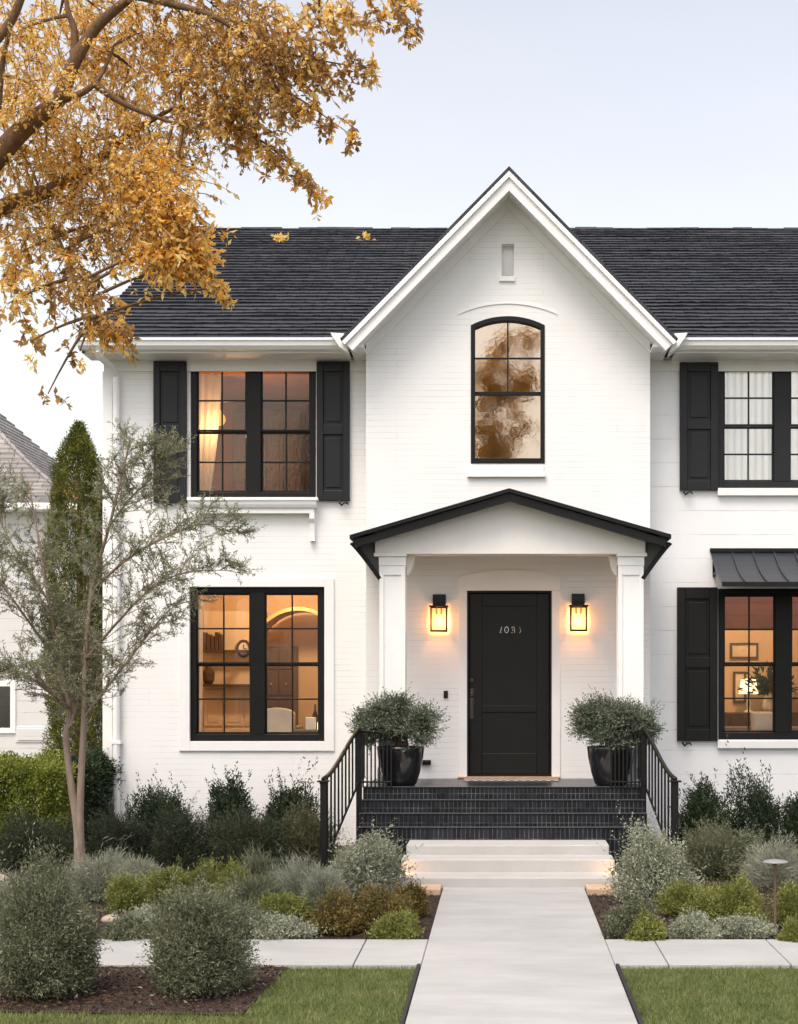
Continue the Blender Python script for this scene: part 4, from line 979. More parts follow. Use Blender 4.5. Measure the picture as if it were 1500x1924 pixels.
def railing(s, label):
    ux, lx = (-1.51, -1.70) if s < 0 else (1.50, 1.655)
    uy, ly = 16.84, 15.15; uz, lz = Z(1373, 16.84), 1.0
    t = thing('handrail', (lx, ly, 0), label, 'handrail', 'iron handrails either side of the steps')
    mb = MB(); mb.box(lx - .028, lx + .028, ly - .028, ly + .028, 0, lz - .02); mb.build('newel_post', 'iron', t, bev=.003)
    mb = MB(); mb.box(lx - .055, lx + .055, ly - .05, ly + .05, lz - .02, lz - .004); mb.build('post_cap', 'iron', t, bev=.004)
    mb = MB(); mb.box(ux - .03, ux + .03, uy - .03, uy + .03, FL * .2, uz - .02); mb.build('newel_post', 'iron', t, bev=.003)
    def rail(q):
        q = max(0, min(1, q)); e = q * q * (3 - 2 * q); m_ = .55 * q + .45 * e
        return Vector((lx + (ux - lx) * q, ly + (uy - ly) * q, lz + .01 + (uz - lz) * (m_ - .10 * math.sin(math.pi * q) * (1 - q))))
    mb = MB(); path = [rail(i / 14) for i in range(15)]
    path += [(ux, uy + .1, uz + .012), (ux, uy + .5, uz + .012), (ux, DP + .1, uz + .012)]
    for off, r in ((0, .022),): mb.tube([(p[0], p[1], p[2] + off) for p in path], r, 8)
    mb.build('top_rail', 'iron', t, smooth=True)
    mb = MB(); mb.tube([(ux, uy, FL + .07), (ux, DP + .1, FL + .07)], .012, 6); mb.tube([(lx, ly, .18), (ux, uy, FL + .07)], .012, 6); mb.build('bottom_rail', 'iron', t)
    for i in range(1, 10):
        q = i / 10; p = rail(q); zlo = .18 + (FL + .07 - .18) * q
        mb = MB(); mb.box(p.x - .009, p.x + .009, p.y - .009, p.y + .009, zlo, p.z); mb.build('baluster', 'iron', t)
    for i in range(1, 11):
        y = uy + (DP + .1 - uy) * i / 11
        mb = MB(); mb.box(ux - .009, ux + .009, y - .009, y + .009, FL + .07, uz); mb.build('baluster', 'iron', t)
    # short guard along the front corner of the landing
    xi = ux - s * .34
    mb = MB(); mb.tube([(ux, uy, uz), (ux - s * .17, uy, uz - .015), (xi, uy, uz - .05)], .014, 6); mb.tube([(ux, uy, FL + .06), (xi, uy, FL + .06)], .010, 6); mb.build('corner_rail', 'iron', t)
    for i in range(1, 9):
        x = ux - s * .34 * i / 8; mb = MB(); mb.box(x - .008, x + .008, uy - .008, uy + .008, FL + .002, uz - .01 - .005 * i); mb.build('baluster', 'iron', t)
    return t
railing(-1, 'black iron handrail with vertical bars left of the steps'); railing(1, 'black iron handrail with vertical bars right of the steps')

# ------------------------------------------------------------------ potted olives
def potted(px, label_p, label_t, seed, flip):
    dpt = 17.13; x = X(px, dpt)
    t = thing('plant_pot', (x, dpt, FL + .001), label_p, 'pot', 'glazed pots either side of the door')
    mb = MB(); hp = .425
    mb.lathe([(.15, 0), (.175, .03), (.215, .16), (.245, .30), (.256, hp - .02), (.256, hp), (.235, hp), (.225, hp - .03), (.20, .2), (.05, .18)], x, dpt, FL + .001, 40); mb.build('bowl', 'pot', t, smooth=True)
    mb = MB(); mb.lathe([(.222, hp - .06), (.10, hp - .045), (.01, hp - .04)], x, dpt, FL, 24); mb.build('soil', 'soil', t, smooth=True)
    rng = np.random.default_rng(seed)
    zb = FL + hp - .05
    tr = thing('potted_shrub', (x, dpt, zb), label_t, 'shrub', 'olive shrubs in the door pots')
    mb = MB(); pos = []; dirs = []
    sx = -1 if flip else 1
    clumps = []
    for k in range(46):
        a = rng.uniform(0, 2 * math.pi); r = math.sqrt(rng.random()) * .385
        cxp = x + r * math.cos(a) * 1.06 - sx * .03; cyp = dpt + r * math.sin(a) * .70
        top = zb + .54 - .55 * (r ** 2) / .42
        clumps.append((cxp, cyp, top - rng.uniform(.02, .30)))
    for k in range(8): clumps.append((x - sx * rng.uniform(.12, .44), dpt + rng.normal() * .08, zb + rng.uniform(.14, .42)))
    for (cx_, cy_, cz_) in clumps:
        b0 = Vector((x + rng.normal() * .04, dpt + rng.normal() * .04, zb)); e = Vector((cx_, cy_, cz_))
        mid = b0.lerp(e, .45) + Vector((-(cx_ - x) * .25, 0, .10)); mb.tube([b0, mid, e], [.011, .008, .003], 5, False)
        for q in range(84):
            dv = rng.normal(size=3); dv /= np.linalg.norm(dv); dv[2] = dv[2] * .7 + .25
            base = np.array(e) + dv * rng.uniform(.0, .075); tipd = dv + rng.normal(size=3) * .4
            for w_ in range(8):
                pos.append(base + tipd * .014 * w_); dirs.append(tipd + rng.normal(size=3) * .75)
    mb.build('stems', 'twig', tr, recalc=False)
    n = len(pos); leaf_mesh('foliage', np.array(pos), np.array(dirs), rng.uniform(.022, .042, n), rng.uniform(.009, .014, n), 'f_pot', tr, rng)
potted(753, 'tapered glossy black pot left of the front door', 'bushy grey green shrub in the black pot left of the door', 21, False)
potted(1148, 'tapered glossy black pot right of the front door', 'bushy grey green shrub in the black pot right of the door', 22, True)

# ------------------------------------------------------------------ planting
def at(px, base_py): return X(px, (HC * FOC / (base_py - VY))), HC * FOC / (base_py - VY)
def plant(px, top, base, hw, m, name, label, group, seed, **kw):
    """px: centre, top and base: photo rows of crown top and foot (the foot gives the distance), hw: half width"""
    x, d = at(px, base); s = FOC / d
    return shrub(name, x, d, hw / s, (base - top) / s, m, label, 'shrub', group, seed, **kw)
gH = 'dark upright shrubs against the house'
for i, (px, top, hw, lab) in enumerate((
    (300, 1438, 70, 'wide dark green twiggy shrub against the house, left of three under the lit window'),
    (430, 1434, 48, 'narrow dark green twiggy shrub against the house, middle of three under the lit window'),
    (545, 1438, 56, 'dark green twiggy shrub against the house, nearest the left handrail'),
    (1322, 1440, 54, 'dark green twiggy shrub just right of the right handrail'),
    (1425, 1430, 66, 'tall dark green twiggy shrub under the awning window'),
    (1512, 1462, 55, 'dark green twiggy shrub cut by the right edge of the picture'))):
    plant(px, top, 1608, hw, 'f_dark', 'twiggy_shrub', lab, gH, 40 + i, sprigs=820, k=9, L=.042, W=.014, style='upright')
gM = 'dark rounded mounds in front of the house shrubs'
for i, (px, top, base, hw, m, lab) in enumerate((
    (62, 1508, 1632, 82, 'f_mound', 'dark feathery mound left of the forked tree trunk'),
    (225, 1502, 1630, 66, 'f_mound', 'dark needle leaved mound just right of the forked tree trunk'),
    (345, 1497, 1634, 70, 'f_mound', 'dark needle leaved mound second right of the forked trunk'),
    (465, 1488, 1636, 78, 'f_mound', 'largest dark needle leaved mound, below the lit window'),
    (580, 1502, 1630, 58, 'f_olive', 'olive brown mound beside the foot of the left handrail'),
    (1350, 1522, 1648, 80, 'f_greygreen', 'big grey green rounded shrub behind the right silver bush'),
    (1560, 1500, 1640, 70, 'f_mound', 'dark mound at the right edge beyond the path light'))):
    plant(px, top, base, hw, m, 'rosemary_mound', lab, gM, 60 + i, sprigs=1200, k=9, L=.042, W=.007, spread=.45)
gS = 'silver bushes flanking the steps'
plant(690, 1528, 1688, 74, 'f_silver', 'silver_bush', 'tall silver leaved bush left of the concrete steps', gS, 80, sprigs=1500, k=8, L=.026, W=.013, spread=.9)
plant(1232, 1528, 1696, 80, 'f_silver', 'silver_bush', 'tall silver leaved bush right of the concrete steps', gS, 81, sprigs=1600, k=8, L=.026, W=.013, spread=.9)
gP = 'grey plume plants'
for i, (px, top, base, hw, lab) in enumerate((
    (185, 1588, 1690, 70, 'silvery plume plant behind the leftmost front bush'),
    (575, 1606, 1705, 72, 'silvery plume plant left of the handrail foot'),
    (495, 1592, 1690, 52, 'grey green plume plant below the largest dark mound'),
    (1462, 1560, 1668, 70, 'pale grey plume plant behind the path light'),
    (480, 1640, 1722, 66, 'grey plume plant between the yellow green tufts'),
    (20, 1640, 1745, 60, 'grey plume plant at the left edge behind the front bush'),
    (268, 1600, 1672, 50, 'grey plume plant between two dark mounds and the yellow green tufts'),
    (610, 1630, 1728, 46, 'grey plume plant touching the rusty shrub left of the entry walk'))):
    plant(px, top, base, hw, 'f_plume' if i not in (2, 4) else 'f_greygreen', 'plume_plant', lab, gP, 90 + i, sprigs=1000, k=7, L=.075, W=.0042, style='plume', spread=.32)
gY = 'yellow green tufts in the beds'
for i, (px, top, base, hw, lab) in enumerate((
    (240, 1632, 1722, 46, 'yellow green tuft right of the leftmost front bush'),
    (318, 1614, 1702, 44, 'yellow green tuft behind the gap between the two front bushes'),
    (375, 1608, 1694, 42, 'yellow green tuft under the middle dark mounds'),
    (440, 1616, 1700, 42, 'yellow green tuft just right of the middle of the left bed'),
    (530, 1660, 1736, 50, 'yellow green tuft beside the grey plume plants left of the rusty shrubs'),
    (1295, 1640, 1722, 52, 'yellow green tuft beside the right silver bush'),
    (1380, 1632, 1744, 66, 'large yellow green tuft left of the path light'),
    (1330, 1672, 1740, 46, 'low yellow green tuft in front of the larger ones on the right'),
    (1500, 1650, 1740, 56, 'yellow green tuft at the right edge behind the path light'),
    (1492, 1730, 1772, 24, 'small bright green tuft at the right edge by the sidewalk'))):
    plant(px, top, base, hw, 'f_yellow', 'yellow_tuft', lab, gY, 110 + i, sprigs=850, k=9, L=.030, W=.008, spread=.6)
gR = 'rusty shrubs left of the entry walk'
for i, (px, top, base, hw, m, lab) in enumerate((
    (628, 1662, 1752, 54, 'f_rust', 'rusty tinged green shrub left of the entry walk, farther from the walk'),
    (722, 1654, 1746, 60, 'f_rust', 'rusty tinged green shrub touching the left silver bush'),
    (772, 1648, 1722, 34, 'f_rust', 'small rusty tinged shrub at the left foot of the concrete steps'),
    (748, 1706, 1764, 48, 'f_yellow', 'low yellow green shrub at the corner of walk and sidewalk'))):
    plant(px, top, base, hw, m, 'rusty_shrub', lab, gR, 130 + i, sprigs=1000, k=9, L=.028, W=.009, spread=.65)
gL = 'low silver mounds near the sidewalk'
for i, (px, top, base, hw, m, lab) in enumerate((
    (1190, 1676, 1762, 52, 'f_greygreen', 'grey green mound at the right foot of the concrete steps'),
    (1215, 1714, 1768, 38, 'f_yellow', 'small lime green mound in front of the grey one right of the walk'),
    (1302, 1704, 1762, 48, 'f_silver', 'low silver mound in the middle of the right bed edge'),
    (1400, 1714, 1760, 50, 'f_silver', 'low silver mound left of the path light post'),
    (280, 1690, 1756, 62, 'f_silver', 'low silver mound between the two front bushes behind the sidewalk'),
    (240, 1716, 1766, 44, 'f_greygreen', 'low grey green mound by the tan stone near the sidewalk'),
    (520, 1708, 1762, 62, 'f_silver', 'low silver mound behind the sidewalk right of the second front bush'),
    (450, 1690, 1760, 62, 'f_greygreen', 'low grey green mound behind the second front bush'))):
    plant(px, top, base, hw, m, 'low_mound', lab, gL, 140 + i, sprigs=900, k=8, L=.022, W=.010, spread=.9)
gF = 'big round bushes in the front mulch bed'
plant(88, 1590, 1868, 118, 'f_greygreen', 'round_bush', 'big rounded grey green bush at the left edge in the front mulch bed', gF, 160, sprigs=3000, k=11, L=.028, W=.007, spread=.6)
plant(366, 1612, 1866, 103, 'f_greygreen', 'round_bush', 'big rounded grey green bush nearest the lawn in the front mulch bed', gF, 161, sprigs=2700, k=11, L=.028, W=.007, spread=.6)
# stones
def stone(px, base, wpx, hpx, lab, seed):
    x, d = at(px, base); s = FOC / d; rng = random.Random(seed)
    bm = bmesh.new(); bmesh.ops.create_icosphere(bm, subdivisions=3, radius=1)
    for v in bm.verts:
        n = 1 + .10 * math.sin(v.co.x * 2.3 + seed) * math.cos(v.co.y * 2.1) + rng.uniform(-.015, .015)
        v.co = Vector((v.co.x * wpx / s / 2 * n, v.co.y * wpx / s / 2.6 * n, v.co.z * hpx / s * .62 * n))
    me = bpy.data.meshes.new('stone'); bm.to_mesh(me); bm.free(); o = link('stone', me, 'stone', None, 0, True); o.location = (x, d, hpx / s * .3)
    return tag(o, lab, 'stone', 'tan stones in the beds')
stone(208, 1733, 40, 15, 'tan stone right of the leftmost front bush', 1); stone(1356, 1736, 34, 12, 'tan stone between the low silver mounds', 2); stone(2, 1668, 40, 28, 'tan boulder at the left edge of the picture', 3)
# path light
lx, ld = at(1457, 1757)
t = thing('path_light', (lx, ld, 0), 'bronze garden path light with flat round grey cap', 'path light')
s = FOC / ld; hl = (1757 - 1622) / s
mb = MB(); mb.lathe([(.018, 0), (.018, .04), (.0125, .06), (.0125, hl - .03), (.018, hl)], lx, ld, 0, 14); mb.build('post', 'bronze', t, smooth=True)
mb = MB(); mb.lathe([(.02, hl - .005), (.07, hl + .002), (.097, hl + .005), (.099, hl + .010), (.085, hl + .019), (.02, hl + .03)], lx, ld, 0, 32); mb.build('lamp_cap', 'lamp_head', t, smooth=True)

# ------------------------------------------------------------------ trees
def bez(a, b, c, n):
    a, b, c = Vector(a), Vector(b), Vector(c)
    return [a * (1 - t) ** 2 + b * 2 * t * (1 - t) + c * t * t for t in [i / n for i in range(n + 1)]]
def P(px, py, d): return Vector((X(px, d), d, Z(py, d)))
# --- slender forked tree in the left bed
def forked_tree():
    D = 15.6; rng = np.random.default_rng(77)
    base = Vector((X(148, D), D, 0))
    t = thing('forked_tree', base, 'slender forked tree with pale bark and airy grey green leaves', 'tree')
    tr = MB(); tw = MB(); pos = []; dirs = []
    limbs = []
    def limb(pts, r0, r1, sides=10):
        pts = [Vector(p) for p in pts]; fine = []
        for i in range(len(pts) - 1):
            p0 = pts[max(i - 1, 0)]; p1 = pts[i]; p2 = pts[i + 1]; p3 = pts[min(i + 2, len(pts) - 1)]
            for k in range(6):
                q = k / 6; fine.append(.5 * ((2 * p1) + (p2 - p0) * q + (2 * p0 - 5 * p1 + 4 * p2 - p3) * q * q + (3 * p1 - p0 - 3 * p2 + p3) * q ** 3))
        fine.append(pts[-1]); n = len(fine)
        tr.tube(fine, [r0 + (r1 - r0) * (i / (n - 1)) ** .8 for i in range(n)], sides); limbs.append(fine); return fine
    a = limb([base, P(146, 1560, D), P(133, 1470, D), P(124, 1385, D), P(130, 1330, D + .05), P(112, 1240, D + .1), P(92, 1130, D - .1), P(70, 1000, D - .1), P(52, 900, D)], .050, .007)
    b = limb([base + Vector((.03, .02, 0)), P(150, 1560, D), P(152, 1470, D), P(158, 1350, D), P(160, 1240, D), P(172, 1110, D + .1), P(205, 990, D), P(232, 880, D), P(243, 835, D)], .050, .006)
    limb([P(158, 1350, D), P(190, 1305, D - .1), P(250, 1230, D - .2), P(300, 1165, D - .2), P(350, 1120, D - .2)], .018, .004, 6)
    limb([P(128, 1370, D), P(146, 1320, D + .1), P(150, 1260, D + .2), P(140, 1180, D + .2)], .018, .006, 6)
    limb([P(112, 1240, D + .1), P(70, 1190, D), P(20, 1120, D - .2), P(-40, 1040, D - .2)], .02, .005, 6)
    limb([P(172, 1110, D + .1), P(240, 1050, D - .2), P(310, 1010, D - .3), P(380, 985, D - .3), P(432, 1005, D - .3)], .018, .003, 6)
    limb([P(160, 1240, D), P(220, 1170, D - .3), P(280, 1110, D - .4), P(350, 1075, D - .4), P(436, 1072, D - .4)], .018, .003, 6)
    limb([P(205, 990, D), P(250, 930, D + .1), P(300, 885, D + .1), P(310, 850, D + .1)], .012, .003, 6)
    limb([P(92, 1130, D), P(40, 1050, D + .3), P(0, 980, D + .3), P(-30, 900, D + .3)], .014, .003, 6)
    limb([P(130, 1330, D), P(80, 1290, D - .3), P(30, 1260, D - .4), P(-20, 1270, D - .4)], .014, .003, 6)
    for li, f in enumerate(limbs):
        n = len(f); start = .42 if li < 2 else .12
        count = 60 if li < 2 else 42
        for j in range(count):
            q = start + (1 - start) * rng.random(); i = min(int(q * (n - 1)), n - 2); p0 = f[i]
            dv = (f[i + 1] - f[i]).normalized()
            out = Vector(rng.normal(size=3)); out.z = abs(out.z) * .5; out.y *= .8
            L = rng.uniform(.22, .50) * (1.15 - .5 * q)
            dd_ = (dv * .65 + out.normalized() * 1.0).normalized()
            e = p0 + dd_ * L + Vector((0, 0, -.05 * L)); mid = p0 + dd_ * L * .5 + Vector(rng.normal(size=3)) * .04
            tw.tube([p0, mid, e], [.005, .0038, .0015], 4, False)
            # secondary twiglets carry the leaves
            for m_ in range(7):
                s0 = rng.uniform(.25, 1); o0 = p0.lerp(mid, s0 * 2) if s0 < .5 else mid.lerp(e, (s0 - .5) * 2)
                d2 = (dd_ + Vector(rng.normal(size=3)) * .75).normalized(); L2 = rng.uniform(.09, .20)
                e2 = o0 + d2 * L2
                tw.tube([o0, e2], [.0028, .0012], 3, False)
                for w_ in range(int(L2 / .0085)):
                    pp = o0.lerp(e2, (w_ + rng.random() * .5) * .0085 / L2); pos.append(tuple(pp)); dirs.append(tuple(d2 * .7 + Vector(rng.normal(size=3)) * .75))
    tr.build('trunk', 'bark', t, smooth=True); tw.build('branches', 'bark', t, recalc=False)
    n = len(pos); leaf_mesh('foliage', np.array(pos), np.array(dirs), rng.uniform(.022, .045, n), rng.uniform(.006, .010, n), 'f_tree', t, rng)
forked_tree()

# --- columnar cypress beside the house corner
def cypress():
    D = 20.2; x = X(148, D); zt = Z(795, D); rng = np.random.default_rng(5)
    t = thing('cypress_tree', (x, D, 0), 'tall narrow conifer with pointed sunlit top beside the house corner', 'tree')
    n = 8200; h = rng.uniform(.02, 1, n) ** .9; a = rng.uniform(0, 2 * math.pi, n)
    prof = np.interp(h, [0, .1, .55, .66, .80, .877, .94, 1.0], [.36, .40, .40, .42, .39, .33, .20, .03])
    lum = 1 + .13 * np.sin(a * 3 + h * 24) + .09 * np.sin(a * 7 - h * 40)
    r = prof * lum * rng.uniform(.55, 1.0, n) ** .4
    tip = np.stack([x + r * np.cos(a), D + r * np.sin(a), h * zt], 1)
    od = np.stack([np.cos(a) * .6, np.sin(a) * .6, np.full(n, .75)], 1) + rng.normal(size=(n, 3)) * .25
    k = 9; tt = np.linspace(0, 1, k)[None, :, None]
    pos = (tip[:, None] - od[:, None] * .11 * (1 - tt) + rng.normal(size=(n, k, 3)) * .012).reshape(-1, 3)
    dirs = (od[:, None] + rng.normal(size=(n, k, 3)) * .5).reshape(-1, 3)
    leaf_mesh('foliage', pos, dirs, rng.uniform(.03, .06, len(pos)), .013, 'f_cypress', t, rng)
    mb = MB(); mb.tube([(x, D, 0), (x + .02, D, 2), (x, D, zt - .3)], [.09, .06, .01], 8); mb.build('trunk', 'bark_dark', t, smooth=True)
cypress()

# --- clipped hedges on the left
def hedge(px0, px1, top, D, depth, m, label, seed, n=9000):
    rng = np.random.default_rng(seed); x0, x1, zt = X(px0, D), X(px1, D), Z(top, D)
    t = thing('hedge', ((x0 + x1) / 2, D + depth / 2, 0), label, 'hedge')
    f = rng.random(n); pos = np.zeros((n, 3)); nd = np.zeros((n, 3))
    c = [f < .55, (f >= .55) & (f < .82), f >= .82]
    u_, v_ = rng.random(n), rng.random(n)
    pos[:] = np.stack([x0 + (x1 - x0) * u_, np.full(n, D), zt * v_], 1); nd[:] = (0, -1, .3)
    pos[c[1]] = np.stack([x0 + (x1 - x0) * u_, D + depth * v_, np.full(n, zt)], 1)[c[1]]; nd[c[1]] = (0, -.1, 1)
    pos[c[2]] = np.stack([np.full(n, x1), D + depth * u_, zt * v_], 1)[c[2]]; nd[c[2]] = (1, 0, .3)
    lum = .07 * np.sin(pos[:, 0] * 9) * np.cos(pos[:, 2] * 8 + pos[:, 1] * 5)
    pos += nd * (lum[:, None] + rng.uniform(-.16, .05, (n, 1)))
    k = 10; od = nd + rng.normal(size=(n, 3)) * .6
    P_ = (pos[:, None] + od[:, None] * .055 * np.linspace(-.3, 1, k)[None, :, None] + rng.normal(size=(n, k, 3)) * .02).reshape(-1, 3)
    d2 = (od[:, None] + rng.normal(size=(n, k, 3)) * .7).reshape(-1, 3)
    P_[:, 2] = np.maximum(P_[:, 2], .01)
    leaf_mesh('foliage', P_, d2, rng.uniform(.028, .05, len(P_)), .017, m, t, rng)
    mb = MB()
    for i in range(14):
        x = x0 + (x1 - x0) * (i + .5) / 14; mb.tube([(x, D + depth / 2, 0), (x + rng.normal() * .05, D + depth / 2 + rng.normal() * .1, zt * .85)], [.015, .005], 5)
    mb.build('stems', 'twig', t)
hedge(-190, 94, 1446, 17.2, .7, 'f_lime', 'bright yellow green clipped hedge at the left edge', 8)
hedge(88, 170, 1444, 18.0, .8, 'f_dark', 'dark green hedge between the bright hedge and the house corner', 9, 6500)

# --- neighbouring house
def neighbour():
    D = 27.0; s = FOC / D
    xr = X(126, D); xl = xr - 6.5; ze = Z(938, D)
    t = thing('neighbour_house', ((xl + xr) / 2, D, 0), 'pale boarded neighbouring house with grey shingle hip roof', 'house')
    wx0, wx1, wz0, wz1 = X(-60, D), X(20, D), Z(1368, D), Z(1290, D)
    wall_mesh('wall', [(xl, -.1), (xr, -.1), (xr, ze), (xl, ze)], [rectloop(wx0, wx1, wz0, wz1)], D, D + .25, 'siding', t)
    mb = MB(); mb.box(xr - .25, xr, D + .25, D + 7, -.1, ze); mb.box(xl, xl + .25, D + .25, D + 7, -.1, ze); mb.box(xl + .25, xr - .25, D + 6.75, D + 7, -.1, ze); mb.build('side_wall', 'siding', t)
    # hip roof with flared eaves, laid in courses
    ov = .35; H = 2.7; N = 26; mb = MB(); hx, hy = (xr - xl) / 2 + ov, 3.5 + ov; cx_, cy_ = (xl + xr) / 2, D + 3.5
    def ring(i, lift):
        q = i / N; inset = 3.3 * q; z = ze - .08 + H * (q ** 1.28)
        return [(cx_ - hx + inset, cy_ - hy + inset, z + lift), (cx_ + hx - inset, cy_ - hy + inset, z + lift), (cx_ + hx - inset, cy_ + hy - inset, z + lift), (cx_ - hx + inset, cy_ + hy - inset, z + lift)]
    for i in range(N):
        lo, up, bt = ring(i, .035), ring(i + 1, 0), ring(i, -.02)
        mb.add(lo + up + bt, [(k, (k + 1) % 4, 4 + (k + 1) % 4, 4 + k) for k in range(4)] + [(8 + k, 8 + (k + 1) % 4, (k + 1) % 4, k) for k in range(4)])
    rf = mb.build('roof', 'roof_grey', t, recalc=False)
    mb = MB(); mb.tube([Vector(ring(i, .03)[1]) for i in range(N)], .038, 8); mb.build('hip_tiles', 'roof_grey', rf, smooth=True)
    mb = MB(); mb.tube([Vector(ring(i, .034)[1]) for i in range(0, 5)], .05, 8); mb.build('hip_end_tile', 'terracotta', rf, smooth=True)
    mb = MB(); mb.box(xl - ov, xr + ov, D - ov - .02, D, ze - .22, ze - .1); mb.box(xr, xr + ov, D, D + 7, ze - .22, ze - .1); mb.build('cornice', 'trim', t, bev=.02)
    mb = MB(); b = .09; mb.box(wx0 - b, wx0, D - .03, D + .1, wz0 - b, wz1 + b); mb.box(wx1, wx1 + b, D - .03, D + .1, wz0 - b, wz1 + b); mb.box(wx0, wx1, D - .03, D + .1, wz1, wz1 + b); mb.box(wx0, wx1, D - .03, D + .1, wz0 - b, wz0); wd = mb.build('window', 'trim', t, bev=.006)
    mb = MB(); mb.box((wx0 + wx1) / 2 - .03, (wx0 + wx1) / 2 + .03, D + .03, D + .09, wz0, wz1); mb.build('sash', 'trim', wd)
    mb = MB(); mb.add([(wx0, D + .08, wz0), (wx1, D + .08, wz0), (wx1, D + .08, wz1), (wx0, D + .08, wz1)], [(0, 1, 2, 3)]); mb.build('pane', 'glass_pale', wd, recalc=False)
    mb = MB(); mb.box(X(30, D), X(88, D), D - .02, D, Z(1395, D), Z(1365, D)); mb.box(X(34, D), X(84, D), D - .035, D - .02, Z(1391, D), Z(1369, D)); mb.build('wall_panel', 'siding', t, bev=.005)
neighbour()

